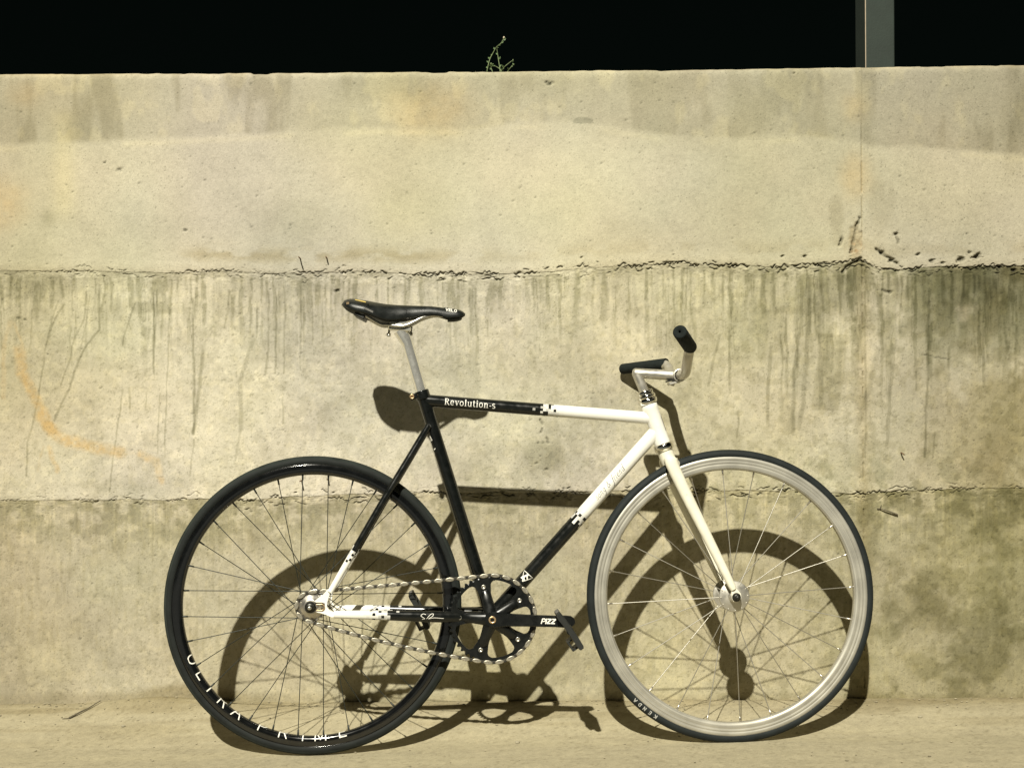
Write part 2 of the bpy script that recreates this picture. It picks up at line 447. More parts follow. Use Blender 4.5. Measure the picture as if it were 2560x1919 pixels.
def wall_relief_colour(x, z):
    """x, z: 2-D arrays of the wall face in metres.  Returns depth (metres, positive away from the viewer) and albedo"""
    s, t = wall_st(x, z)
    s = s.astype(np.float32); t = t.astype(np.float32)
    right = x > SEAM_X
    up = np.interp(s, UP_S, UP_T) + 9 * (fbm(s / 70, t * 0 + 3, 1, 3) - .5)
    lo = np.interp(s, LO_S, LO_T) + 9 * (fbm(s / 80, t * 0 + 9, 3, 3) - .5)
    # ---- relief
    calm = np.where(t < up, .4, 1.0)
    h = 0.0022 * (fbm(x * 3, z * 3, 11, 3) - .5) + calm * 0.0012 * (fbm(x * 22, z * 22, 12, 4) - .5)
    rough = sstep(.45, .75, fbm(x * 9, z * 9, 13, 3))
    h = h + calm * rough * 0.0016 * (fbm(x * 110, z * 110, 14, 2) - .5)
    torn = sstep(1.2, .6, np.hypot((s - 1848) / 15, (t - 522) / 46) + .7 * (fbm(s / 10, t / 10, 35, 3) - .5)) * (x < SEAM_X + .002)
    h = h + torn * (.0022 + .006 * (fbm(s / 6, t / 7, 36, 3) - .5))
    crack_dark = np.zeros_like(s)
    one = np.zeros_like(s)
    for line, sd, gate in ((up, 21, np.interp(s, [0, 300, 700, 1200, 2212], [.4, .5, .9, 1, 1.1])), (lo, 22, np.interp(s, [0, 400, 700, 1800, 2000, 2212], [.3, .45, .9, 1, .55, .45]))):
        d = t - line
        for q, (offs, amp, lo_g, hi_g, dep) in enumerate(((0, 0, .38, .48, .010), (8, 11, .52, .60, .007), (-7, 10, .55, .63, .007), (15, 14, .57, .66, .005), (3, 16, .56, .64, .006))):
            saw = np.abs(((s / (11 + 5 * q) + 2.2 * vnoise(s / 24, one + q, sd + q)) % 1.0) - .42) * (7 + 3 * vnoise(s / 30, one + 2 * q, sd + 40))
            path = offs + amp * 1.7 * (fbm(s / 34, one + q * 2.3, sd + q * 3, 3) - .5) + 9 * (fbm(s / 11, one + q, sd + 50 + q, 2) - .5) - saw + 2
            pres = sstep(lo_g, hi_g, fbm(s / 15, one + 7.7 * q, sd + q * 5, 2)) * sstep(.30, .48 + .04 * q, fbm(s / 170, one + 1.1 + q, sd + 5, 2)) * gate
            w = .6 + 1.3 * vnoise(s / 8, one + 2.2 + q, sd + 9) ** 2 * (1.2 if q == 0 else .9)
            g = np.exp(-np.abs((d - path) / w) ** 2.2) * np.clip(pres, 0, 1)
            h = h + dep * g; crack_dark = np.maximum(crack_dark, g)
        h = h - .0016 * sstep(-30, -3, d) * (d < 0) * (0.5 + fbm(s / 40, t / 40, sd + 6, 2))
        h = h + .0042 * (fbm(s / 5, t / 4, sd + 7, 3) - .5) * np.exp(-((d - 7) / 13) ** 2) * np.clip(gate, 0, 1)
    # vertical construction joint
    ds = (x - SEAM_X) * WU + 2.0 * (fbm(t / 9, s * 0, 31, 3) - .5)
    seam_up = (t < up + 4)
    gs = np.exp(-(ds / 1.3) ** 2) * np.where(seam_up, sstep(225, 330, t) * (1 - .8 * sstep(480, 540, t)) * sstep(.25, .5, fbm(t / 20, one, 34, 2)), sstep(.52, .66, fbm(t / 9, one + 5, 33, 2)) * .8)
    h = h + .0045 * gs
    h = h + np.where(right, .0012, 0.0) * seam_up
    for (cs, ct, r, dep) in HOLES:
        m = (np.abs(s - cs) < 4 * r) & (np.abs(t - ct) < 4 * r)
        if m.any():
            rr = np.hypot(s[m] - cs + .5 * (t[m] - ct), (t[m] - ct) * 1.5) * (0.25 + 1.6 * fbm(s[m] / 4.5, t[m] / 3.5, int(cs), 3))
            g = np.exp(-(rr / r) ** 3)
            h[m] += dep * .001 * g; crack_dark[m] = np.maximum(crack_dark[m], g * .8)
    for pts, w, dep in FISS:
        P = np.array(pts)
        m = (s > P[:, 0].min() - 12) & (s < P[:, 0].max() + 12) & (t > P[:, 1].min() - 12) & (t < P[:, 1].max() + 12)
        if m.any():
            d, _ = seg_dist(s[m] + 5 * (fbm(s[m] / 7, t[m] / 7, 61, 2) - .5), t[m] + 5 * (fbm(s[m] / 7, t[m] / 7, 62, 2) - .5), pts)
            g = np.exp(-(d / w) ** 2)
            h[m] += dep * .001 * g; crack_dark[m] = np.maximum(crack_dark[m], g * .75)
    if s.size > 20000:                       # air-bubble pits, only on the finely meshed face
        ss = s[0]; 
        for cs, ct, r, dep in PITS:
            j0, j1 = np.searchsorted(ss, [cs - 3 * r - 4, cs + 3 * r + 4])
            if j1 - j0 < 1: continue
            tt = t[:, min(j0, t.shape[1] - 1)]
            ii = np.where(np.abs(tt - ct) < 3 * r + 4)[0]
            if not len(ii): continue
            sl = (slice(ii[0], ii[-1] + 1), slice(j0, j1))
            g = np.exp(-((s[sl] - cs + .6 * (t[sl] - ct)) / (1.4 * r)) ** 2 - ((t[sl] - ct) / r) ** 2)
            h[sl] += dep * .001 * g; crack_dark[sl] = np.maximum(crack_dark[sl], g * .7)
    # ---- colour
    top = (t < up); mid = (~top) & (t < lo); low = t >= lo
    lowmid = np.where(top, .55, 1.0)
    br = 1 + .05 * cn(x * 1.7, z * 1.7, 41, 3) + lowmid * .07 * cn(x * 7, z * 7, 42, 4) + lowmid * .035 * cn(x * 34, z * 34, 43, 3) + .03 * cn(x * 150, z * 150, 44, 2)
    C = np.empty(s.shape + (3,), np.float32)
    C[...] = (0.446, 0.414, 0.313)
    warm = cn(x * 2.3, z * 2.3, 45, 3)
    C[..., 2] *= 1 - .05 * warm
    C[..., 0] *= 1 + .012 * cn(x * 5, z * 5, 40, 3)
    def mixc(mask, col):
        mk = np.clip(mask, 0, 1)[..., None]
        C[...] = C * (1 - mk) + np.array(col, np.float32) * mk
    def mul(mask, col):
        mk = np.clip(mask, 0, 1)[..., None]
        C[...] = C * (1 - mk + mk * np.array(col, np.float32))
    C *= br[..., None]
    # upper pour: the darker band along the top
    band = np.interp(s, TOPBAND_S, TOPBAND_T) + 8 * (fbm(s / 90, t / 90, 46, 3) - .5)
    mb_ = sstep(7, -9, t - band) * top
    vert = fbm(s / 55, t / 240, 47, 4)
    mul(mb_ * np.interp(s, [0, 700, 1300, 1840, 1870, 2212], [.75, .5, .6, .75, .95, 1.15]), (.77, .765, .755))
    mul(mb_ * sstep(.47, .62, vert) * np.interp(s, [0, 520, 900, 1900, 2212], [1, 1, .55, .6, .9]), (.79, .78, .74))
    mul(mb_ * sstep(.56, .7, fbm(s / 40, t / 60, 48, 4)), (1.12, 1.11, 1.06))
    mul(top * np.exp(-((s - 138) / 26) ** 2) * sstep(225, 260, t) * sstep(500, 430, t), (1.12, 1.10, 1.0))
    mul(top * np.exp(-(((s - 105) / 16) ** 2 + ((t - 470) / 20) ** 2)), (.78, .78, .74))
    mul(top * np.exp(-((t - band - 10) / 7.0) ** 2) * sstep(.4, .6, fbm(s / 90, t * 0, 49, 2)), (1.10, 1.09, 1.05))
    for cs, ct, rs, rt, a in ((0, 440, 60, 60, .55), (50, 205, 35, 30, .35), (930, 235, 95, 60, .5), (1848, 380, 36, 50, .55), (1848, 240, 30, 30, .25), (1840, 222, 25, 30, .2)):
        m_ = np.exp(-(((s - cs) / rs) ** 2 + ((t - ct) / rt) ** 2) ** 1.5) * (.55 + .9 * fbm(s / 25, t / 25, 50, 3))
        mul(a * m_, (1.10, .93, .72))
    mul(sstep(.5, .75, fbm(s / 5, t / 8, 51, 2)) * np.exp(-(((s - 1847) / 16) ** 2 + ((t - 535) / 12) ** 2)) * 1.2, (.86, .68, .56))
    sm = np.hypot((s - 1258) / 26, (t - 260) / 9.5) + .8 * (fbm(s / 9, t / 9, 52, 3) - .5)
    mul(sstep(1.05, .8, sm), (.72, .73, .72))
    for cs, ct, rs, rt, a in ((820, 185, 120, 40, .5), (1500, 290, 90, 45, .35), (1810, 470, 18, 45, .75), (1898, 440, 22, 70, .6), (1925, 430, 9, 50, .4), (2190, 260, 35, 130, .45), (640, 480, 100, 60, .3), (900, 470, 120, 90, .25), (1350, 500, 60, 30, .3)):
        m_ = sstep(1.25, .5, np.hypot((s - cs) / rs, (t - ct) / rt) + .9 * (fbm(s / 30, t / 30, 53, 3) - .5))
        mul(a * m_, (.80, .79, .75))
    mul(top * np.exp(-(((s - 1050) / 520) ** 2 + ((t - 430) / 150) ** 2)) * .7, (1.10, 1.095, 1.09))  # pool of light at the centre, put into the colour
    # dirt shelf above the upper joint
    dj = up - t
    mul(top * np.exp(-((dj - 38) / 16) ** 2) * sstep(.42, .62, fbm(s / 60, t / 26, 54, 4)) * np.interp(s, [0, 380, 430, 900, 1100, 2212], [0, .1, 1, 1, .35, .4]), (.80, .76, .66))
    mul(top * np.exp(-(dj / 14) ** 2) * .5, (.86, .83, .78))
    # middle pour
    dd = t - up
    mul(mid * np.exp(-dd / 30) * sstep(.36, .6, fbm(s / 44, t / 16, 55, 4)), (.70, .695, .655))
    sw = s + 9 * (fbm(s / 50, t / 55, 156, 3) - .5) + 4 * (fbm(s / 12, t / 20, 157, 2) - .5)
    st1 = fbm(sw / 6.0, t / 150, 56, 4); st2 = fbm(sw / 20, t / 210, 57, 4); brk = fbm(s / 9, t / 16, 158, 3)
    ln = 50 + 330 * vnoise(s / 17, one + 2, 58) ** 1.4 * np.interp(s, [0, 500, 1100, 1400, 1700, 2212], [.7, .9, .6, .7, 1.0, 1.2])
    fade = sstep(1.2, .35, dd / ln) * sstep(0, 8, dd - 14 * vnoise(s / 9, one, 159)) * mid
    mul(fade * sstep(.50, .64, st1) * sstep(.20, .46, brk) * np.interp(s, [0, 900, 1400, 2212], [.8, .75, .8, .95]), (.62, .625, .55))
    mul(fade * sstep(.56, .66, 1 - st1) * .95, (1.12, 1.12, 1.11))
    mul(mid * sstep(.47, .66, st2) * np.interp(s, [0, 600, 900, 1450, 1700, 2212], [.3, .25, .2, .5, .75, 1.0]) * sstep(440, 100, dd) * (.4 + .9 * brk), (.72, .725, .66))
    mul(mid * sstep(1480, 1760, s) * sstep(250, 10, dd) * sstep(.40, .58, fbm(sw / 46, t / 70, 59, 4)), (.68, .69, .62))
    mul(mid * sstep(1880, 2060, s) * sstep(290, 90, dd) * sstep(.33, .52, fbm(s / 60, t / 60, 60, 4)), (.55, .575, .50))
    mul(mid * sstep(1830, 2212, s) * sstep(.34, .56, fbm(s / 80, t / 110, 63, 4)), (.70, .675, .57))
    mul(mid * sstep(1750, 2180, s) * .8, (.74, .72, .64))  # light falloff to the right, painted into the colour
    mul(mid * sstep(1200, 1700, s) * .5, (.86, .85, .81))  # start of the same painted falloff, further left
    mul(top * sstep(1500, 2212, s) * .8, (.82, .805, .76))  # upper pour dimmed to the right as painted falloff
    mul(mid * sstep(.5, .64, fbm(s / 34, t / 34, 64, 4)) * sstep(lo - 150, lo - 20, t) * np.interp(s, [0, 900, 1500, 1750, 2000, 2212], [.25, .35, .5, .85, .7, .4]), (.72, .735, .68))
    for cs, ct, rs, rt, a in ((1178, 985, 60, 42, .7), (330, 665, 75, 14, .55), (70, 625, 90, 30, .5), (475, 660, 24, 60, .35), (1250, 770, 90, 60, .22), (740, 900, 60, 70, .2), (240, 1055, 90, 26, .35), (1000, 800, 120, 50, .2), (1880, 1010, 120, 60, .45), (2160, 1000, 60, 90, .4)):
        m_ = sstep(1.3, .45, np.hypot((s - cs) / rs, (t - ct) / rt) + 1.0 * (fbm(s / 22, t / 22, 65, 4) - .5))
        mul(a * m_, (.66, .66, .60))
    for cs, ct, rs, rt, a in ((820, 980, 190, 90, .5), (560, 850, 160, 70, .4), (1080, 940, 150, 80, .35), (250, 900, 220, 90, .3), (1650, 880, 60, 80, .25), (1400, 760, 120, 70, .3)):
        mul(a * np.exp(-(((s - cs) / rs) ** 2 + ((t - ct) / rt) ** 2)) * (.35 + 1.3 * fbm(s / 26, t / 26, 66, 4)), (1.24, 1.235, 1.21))
    d_, _f = seg_dist(s, t, z5([(975, 450), (960, 700), (930, 910)]))
    mq = sstep(33, 27, d_ + 4 * (fbm(s / 12, t / 30, 67, 2) - .5)) * sstep(.2, .5, fbm(s / 10, t / 200, 68, 2) + .15) * (t < 886) * (t > 722) * mid
    mul(.75 * mq, (.78, .775, .72))
    for pts, w, a in DRIPS:
        P = np.array(pts)
        m = (s > P[:, 0].min() - 14) & (s < P[:, 0].max() + 14) & (t > P[:, 1].min() - 6) & (t < P[:, 1].max() + 6)
        if not m.any(): continue
        jx = s[m] + 5 * (fbm(s[m] / 30, t[m] / 26, 71, 3) - .5)
        d, f = seg_dist(jx, t[m], pts)
        g = sstep(1.25, .55, d / (w * (.8 + .5 * fbm(t[m] / 12, s[m] * 0, 72, 2)))) * sstep(0, .06, f) * (.6 + .8 * fbm(s[m] / 15, t[m] / 26, 73, 2)) * a * 1.4
        C[m] *= (1 - g[:, None] * (1 - np.array((.33, .335, .25), np.float32)))
    # old sprayed paint
    for pts, w, a in PAINT:
        P = np.array(pts)
        m = (s > P[:, 0].min() - 40) & (s < P[:, 0].max() + 40) & (t > P[:, 1].min() - 40) & (t < P[:, 1].max() + 40)
        if not m.any(): continue
        d, f = seg_dist(s[m] + 7 * (fbm(s[m] / 16, t[m] / 16, 74, 3) - .5), t[m] + 7 * (fbm(s[m] / 16, t[m] / 16, 75, 3) - .5), pts)
        g = sstep(1.35, .35, d / w) * a * (.05 + 1.05 * fbm(s[m] / 7, t[m] / 7, 76, 4)) * (.7 + .6 * fbm(s[m] / 40, t[m] / 40, 77, 2))
        g = np.clip(g, 0, .9)[:, None]
        C[m] = C[m] * (1 - g) + np.array((.50, .355, .165), np.float32) * g
    mul((mid | low) * sstep(.50, .66, fbm(s / 17, t / 17, 161, 4)) * np.interp(s, [0, 1100, 1500, 2212], [.4, .45, .65, .85]), (.79, .785, .73))
    mul((mid | low) * sstep(.54, .70, fbm(s / 11, t / 13, 162, 4)) * .8, (1.13, 1.12, 1.09))
    # lowest pour
    dl = t - lo
    mott = fbm(s / 26, t / 22, 81, 4); mott2 = fbm(s / 9, t / 9, 82, 3)
    mul(low * sstep(150, 20, dl) * sstep(.36, .58, mott) * np.interp(s, [0, 700, 1200, 1700, 1900, 2212], [.75, .85, .55, .6, .9, 1.0]), (.61, .615, .54))
    mul(low * sstep(170, 20, dl) * sstep(.58, .72, mott2) * .7, (1.18, 1.17, 1.12))
    lw = fbm(s / 4.5, t / 220, 83, 3)
    mul(low * sstep(150, 60, dl) * sstep(.62, .72, lw) * .8, (1.18, 1.17, 1.14))
    mul(low * sstep(.56, .72, fbm(s / 7, t / 46, 84, 3)) * sstep(1480, 1380, t) * .5, (.82, .81, .74))
    mul(low * sstep(1700, 2000, s) * sstep(.42, .62, fbm(s / 70, t / 60, 85, 4)), (.72, .72, .64))
    mul(low * sstep(1600, 2100, s) * 1.0, (.74, .735, .65))  # lowest pour: painted light falloff to the right
    mul(low * 1.0, (.81, .795, .73))
    for cs, ct, rs, rt, a in ((1985, 1310, 70, 60, .7), (2190, 1310, 50, 90, .5), (2080, 1170, 120, 60, .5), (1878, 1150, 26, 120, .45), (440, 1150, 110, 40, .4), (1700, 1280, 140, 90, .28), (1300, 1440, 140, 60, .22), (2130, 1450, 120, 60, .4)):
        m_ = sstep(1.3, .4, np.hypot((s - cs) / rs, (t - ct) / rt) + 1.1 * (fbm(s / 20, t / 20, 86, 4) - .5))
        mul(a * m_, (.68, .67, .58))
    # damp dust line along the foot
    foot = 1500 - 22 * np.exp(-((s - 400) / 90) ** 2) - 10 * fbm(s / 60, t * 0, 87, 3)
    mul(sstep(-6, 14, t - foot) * np.interp(s, [0, 180, 330, 480, 620, 2212], [.35, .5, .95, .9, .45, .4]), (.68, .64, .54))
    mul(sstep(330, -40, s + 120 * (fbm(s / 120, t / 160, 94, 3) - .5)) * .8, (.86, .83, .76))  # left edge darkened in the colour, imitating light falloff
    mul(torn * (.4 + .5 * fbm(s / 7, t / 7, 37, 3)), (.84, .76, .64))
    # dirt in cracks and seams
    mul(crack_dark * .95, (.22, .23, .21))
    mul(gs * np.where(seam_up, .35, .3), (.70, .64, .5))
    mul(np.exp(-(ds / 16) ** 2) * (~seam_up) * .5, (.86, .79, .66))
    mul(sstep(.66, .76, fbm(s / 4.4, t / 3.6, 88, 3)) * np.where(top, .22, .5), (.52, .52, .47))
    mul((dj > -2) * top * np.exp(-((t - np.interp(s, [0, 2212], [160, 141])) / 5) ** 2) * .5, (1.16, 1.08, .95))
    return h, np.clip(C, .02, .85)

def surface_material(name, rough, fine, coarse, distance, specks):
    m = bpy.data.materials.new(name)
    m.use_nodes = True
    nt = m.node_tree; N = nt.nodes; Lk = nt.links
    b = N['Principled BSDF']
    b.inputs['Roughness'].default_value = rough
    b.inputs['Specular IOR Level'].default_value = 0.25
    at = N.new('ShaderNodeAttribute'); at.attribute_name = 'albedo'
    tc = N.new('ShaderNodeTexCoord')
    n1 = N.new('ShaderNodeTexNoise'); n1.inputs['Scale'].default_value = fine; n1.inputs['Detail'].default_value = 6; n1.inputs['Roughness'].default_value = 0.7
    Lk.new(tc.outputs['Object'], n1.inputs['Vector'])
    mr = N.new('ShaderNodeMapRange'); mr.inputs['From Min'].default_value = 0.3; mr.inputs['From Max'].default_value = 0.7
    mr.inputs['To Min'].default_value = 0.86; mr.inputs['To Max'].default_value = 1.12
    Lk.new(n1.outputs['Fac'], mr.inputs['Value'])
    mx = N.new('ShaderNodeMix'); mx.data_type = 'RGBA'; mx.blend_type = 'MULTIPLY'; mx.inputs[0].default_value = 1
    Lk.new(at.outputs['Color'], mx.inputs[6]); Lk.new(mr.outputs[0], mx.inputs[7])
    vo = N.new('ShaderNodeTexNoise'); vo.inputs['Scale'].default_value = 210; vo.inputs['Detail'].default_value = 2
    Lk.new(tc.outputs['Object'], vo.inputs['Vector'])
    sp = N.new('ShaderNodeMapRange'); sp.inputs['From Min'].default_value = 0.645; sp.inputs['From Max'].default_value = 0.70
    sp.inputs['To Min'].default_value = 1.0; sp.inputs['To Max'].default_value = 1.0 - specks
    Lk.new(vo.outputs['Fac'], sp.inputs['Value'])
    mx2 = N.new('ShaderNodeMix'); mx2.data_type = 'RGBA'; mx2.blend_type = 'MULTIPLY'; mx2.inputs[0].default_value = 1
    Lk.new(mx.outputs[2], mx2.inputs[6]); Lk.new(sp.outputs[0], mx2.inputs[7])
    Lk.new(mx2.outputs[2], b.inputs['Base Color'])
    n2 = N.new('ShaderNodeTexNoise'); n2.inputs['Scale'].default_value = coarse; n2.inputs['Detail'].default_value = 8; n2.inputs['Roughness'].default_value = 0.65
    Lk.new(tc.outputs['Object'], n2.inputs['Vector'])
    bp = N.new('ShaderNodeBump'); bp.inputs['Strength'].default_value = 0.8; bp.inputs['Distance'].default_value = distance
    Lk.new(n2.outputs['Fac'], bp.inputs['Height']); Lk.new(bp.outputs[0], b.inputs['Normal'])
    return m
M['concrete'] = surface_material('concrete', 0.92, 300, 190, 0.0011, 0.35)
M['dusty_ground'] = surface_material('dusty_ground', 0.95, 260, 120, 0.0016, 0.2)

def set_albedo(me, C):
    a = me.color_attributes.new('albedo', 'FLOAT_COLOR', 'POINT')
    buf = np.ones((len(C), 4), np.float32); buf[:, :3] = C
    a.data.foreach_set('color', buf.ravel())

def grid_mesh(name, Vt, nz, nx, extra_v=None, extra_f=None, C=None, material=None):
    """quads over an nz x nx array of points (plus extra faces); fast path through foreach_set"""
    idx = np.arange(nz * nx, dtype=np.int32).reshape(nz, nx)
    q = np.stack([idx[:-1, :-1], idx[:-1, 1:], idx[1:, 1:], idx[1:, :-1]], -1).reshape(-1, 4)
    loops = q.ravel().tolist() if extra_f is not None else q.ravel()
    sizes = np.full(len(q), 4, np.int32)
    if extra_f:
        loops = np.concatenate([q.ravel(), np.array([k for f in extra_f for k in f], np.int32)])
        sizes = np.concatenate([sizes, np.array([len(f) for f in extra_f], np.int32)])
        Vt = np.concatenate([Vt, extra_v])
    me = bpy.data.meshes.new(name)
    me.vertices.add(len(Vt)); me.vertices.foreach_set('co', np.ascontiguousarray(Vt, np.float32).ravel())
    me.loops.add(len(loops)); me.loops.foreach_set('vertex_index', np.asarray(loops, np.int32))
    me.polygons.add(len(sizes))
    st = np.concatenate([[0], np.cumsum(sizes)[:-1]]).astype(np.int32)
    me.polygons.foreach_set('loop_start', st)
    me.update(calc_edges=True)
    sm = np.ones(len(sizes), bool); sm[len(q):] = False
    me.polygons.foreach_set('use_smooth', sm)
    if C is not None:
        if extra_f: C = np.concatenate([C, np.tile(np.array([[.42, .38, .27]], np.float32), (len(extra_v), 1))])
        set_albedo(me, C)
    me.materials.append(material)
    me.validate()
    return me

def wall_top(x): return np.interp(x, [-8, -1.2534, -.368, .418, 1.2635, 8], [1.60, 1.5844, 1.583, 1.5843, 1.5907, 1.60]) + .0035 * (fbm(np.asarray(x) * 9, np.asarray(x) * 0, 91, 4) - .5) - .003 * sstep(.66, .8, fbm(np.asarray(x) * 22, np.asarray(x) * 0 + 3, 92, 2))
def joint_up(x):
    s, _ = wall_st(x, 1.098); return wall_xz(s, np.interp(s, UP_S, UP_T) + 5)[1]
def joint_lo(x):
    s, _ = wall_st(x, .54); return wall_xz(s, np.interp(s, LO_S, LO_T) + 5)[1]

WALL_D = 0.30
wall = empty('concrete_wall')
tag(wall, 'long stained concrete wall poured in three courses with the bicycle leaning on it', 'wall')
lowz = lambda x: np.full(np.shape(x), -0.06)
def course(x0, x1, zb, zt, step, name='concrete_course'):
    """one poured block: finely modelled face, square back"""
    nx = max(3, int(round((x1 - x0) / step)) + 1)
    xs = np.linspace(x0, x1, nx)
    zb_, zt_ = zb(xs), zt(xs)
    nz = max(3, int(round(float(np.mean(zt_ - zb_)) / step)) + 1)
    if step < .01:                            # closer rows by the torn joints
        Lz = float(np.mean(zt_ - zb_)); fine = .0011; bandh = .036
        lo_j = zb is not lowz; hi_j = zt is not wall_top
        q = [0.0]
        while q[-1] < Lz:
            near = (lo_j and q[-1] < bandh) or (hi_j and q[-1] > Lz - bandh)
            q.append(q[-1] + (fine if near else step))
        f = (np.array(q) / q[-1])[:, None]; nz = len(q)
    else: f = np.linspace(0, 1, nz)[:, None]
    Z = zb_[None] * (1 - f) + zt_[None] * f
    X = np.repeat(xs[None], nz, 0)
    h, C = wall_relief_colour(X, Z)
    if zt is wall_top:                       # chipped arris along the top
        dz = (zt_[None] - Z)
        h = h + .010 * np.exp(-dz / .006) * (.4 + fbm(X * 40, Z * 40, 93, 2))
    Vt = np.stack([X, h, Z], -1).reshape(-1, 3)
    n = nz * nx
    idx = np.arange(n).reshape(nz, nx)
    rim = list(idx[0, :]) + list(idx[1:, -1]) + list(idx[-1, -2::-1]) + list(idx[-2:0:-1, 0])
    m = len(rim)
    ev = np.concatenate([Vt[rim], Vt[rim]]); ev[m:, 1] = WALL_D
    ef = []
    for i in range(m):
        j = (i + 1) % m
        ef.append([n + j, n + i, n + m + i, n + m + j])
    ef.append([n + m + i for i in range(m)][::-1])
    me = grid_mesh(name, Vt, nz, nx, ev, ef, C.reshape(-1, 3), M['concrete'])
    return link(name, me, wall)
for x0, x1, st in ((-1.38, SEAM_X, .0025), (SEAM_X, 1.38, .0025), (-7.0, -1.38, .02), (1.38, 7.0, .02)):
    course(x0, x1, lowz, joint_lo, st)
    course(x0, x1, joint_lo, joint_up, st)
    course(x0, x1, joint_up, wall_top, st)

# ---------------------------------------------------------------- ground in front, bank behind
def ground_z(x, y):
    x = np.asarray(x, np.float32); y = np.asarray(y, np.float32)
    tilt = np.interp(x, [-6, -.453, .49, 6], [-.022, -.0172, -.0005, .002])
    k = sstep(-.24, .0, y)
    z = tilt * (1 - k) + .0325 * k
    far = sstep(-.5, -6, y)
    z = z * (1 - .6 * far)
    z = z + .006 * np.exp(-(y + .012) ** 2 / .0006) * (fbm(x * 14, y * 0, 101, 3))
    z = z + .016 * np.exp(-((x + .86) / .16) ** 2) * sstep(-.09, .0, y)
    near = np.minimum(1, np.abs(y + .275) / .06) * .8 + .2
    z = z + near * .0035 * (fbm(x * 1.9, y * 18, 102, 3) - .5) + near * .003 * (fbm(x * 9, y * 14, 103, 4) - .5) + .0012 * (fbm(x * 60, y * 60, 104, 3) - .5)
    return z
def ground_colour(x, y):
    C = np.empty(np.shape(x) + (3,), np.float32); C[...] = (.322, .286, .192)
    br = 1 + .16 * (fbm(x * 2.0, y * 9, 111, 4) - .5) + .14 * (fbm(x * 14, y * 22, 112, 4) - .5) + .32 * (fbm(x * 110, y * 110, 113, 3) - .5)
    C *= br[..., None]
    k = sstep(.52, .68, fbm(x * 1.9, y * 17, 114, 4))[..., None]; C *= 1 - .6 * k * (1 - np.array((1.08, 1.08, 1.06)))
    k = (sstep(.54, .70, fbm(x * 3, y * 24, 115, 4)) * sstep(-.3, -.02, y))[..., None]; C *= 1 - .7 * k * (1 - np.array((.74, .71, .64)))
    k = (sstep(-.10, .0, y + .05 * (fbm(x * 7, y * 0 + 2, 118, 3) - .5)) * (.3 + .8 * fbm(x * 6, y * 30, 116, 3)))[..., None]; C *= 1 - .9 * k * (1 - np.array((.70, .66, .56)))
    k = sstep(.70, .78, fbm(x * 160, y * 160, 117, 2))[..., None]; C *= 1 - .5 * k * (1 - np.array((.6, .58, .52)))
    k = sstep(.9, 1.4, np.abs(x + .1))[..., None]; C *= 1 - .25 * k * (1 - np.array((.85, .84, .8)))  # both sides dimmed in the colour, like light falling off
    return np.clip(C, .02, .85)
ABSORBER_Y = -1.05
gx = np.concatenate([-np.geomspace(120, 1.46, 34), np.arange(-1.44, 1.4401, .006), np.geomspace(1.46, 120, 34)])
gy = np.concatenate([-np.geomspace(120, .72, 40), np.arange(-.70, .0401, .005)])
GX, GY = np.meshgrid(gx, gy)
GZ = ground_z(GX, GY)
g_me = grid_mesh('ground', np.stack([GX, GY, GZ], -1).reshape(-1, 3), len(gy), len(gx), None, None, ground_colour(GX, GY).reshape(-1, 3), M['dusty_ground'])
ground = link('ground', g_me)
tag(ground, kind='structure')

M['absorber_dark'] = mat('absorber_dark', (0.036, 0.042, 0.038), 0.9, 0, 0.25, 30, bump=0.004, bscale=120)  # near-black, to swallow light bounced at the wall
M['kerb'] = mat('kerb', (0.26, 0.24, 0.18), 0.9, 0, 0.2, 30, bump=0.002, bscale=90)
mb = MB(); vs = []
xs_ = [-120, -20, -8, -4, -2, 0, 2, 4, 8, 20, 120]
ys_ = [-120, -30, -12, -7, -4, -2.5, -1.25]
for y in ys_:
    for x in xs_: vs.append(V(x, y, float(ground_z(x, y)) + .012))
mb.add(vs, [[r * 11 + c, r * 11 + c + 1, (r + 1) * 11 + c + 1, (r + 1) * 11 + c] for r in range(6) for c in range(10)])
tag(mb.build('bounce_absorber', M['absorber_dark']), kind='structure')  # added unseen dark sheet, cuts bounce light and deepens the shadows
mb = MB()
for k in range(-9, 9):
    box(mb, (k * 1.0 + .5, -1.19, .0), (.988, .13, .07), None, .008)
tag(mb.build('kerb', M['kerb']), kind='structure')

M['soil'] = mat('soil', (0.10, 0.085, 0.055), 0.95, 0, 0.4, 12, bump=0.01, bscale=30)
mb = MB()
bx = [-60, -7, 7, 60]; by = [WALL_D, 1.2, 6, 60]
vs = [V(x, y, 1.54 + .02 * math.sin(x * 3.1 + y * 2.0)) for y in by for x in bx]
fs = [[r * 4 + c, r * 4 + c + 1, (r + 1) * 4 + c + 1, (r + 1) * 4 + c] for r in range(3) for c in range(3)]
mb.add(vs, fs)
bank = mb.build('soil_bank', M['soil'])
tag(bank, kind='structure')

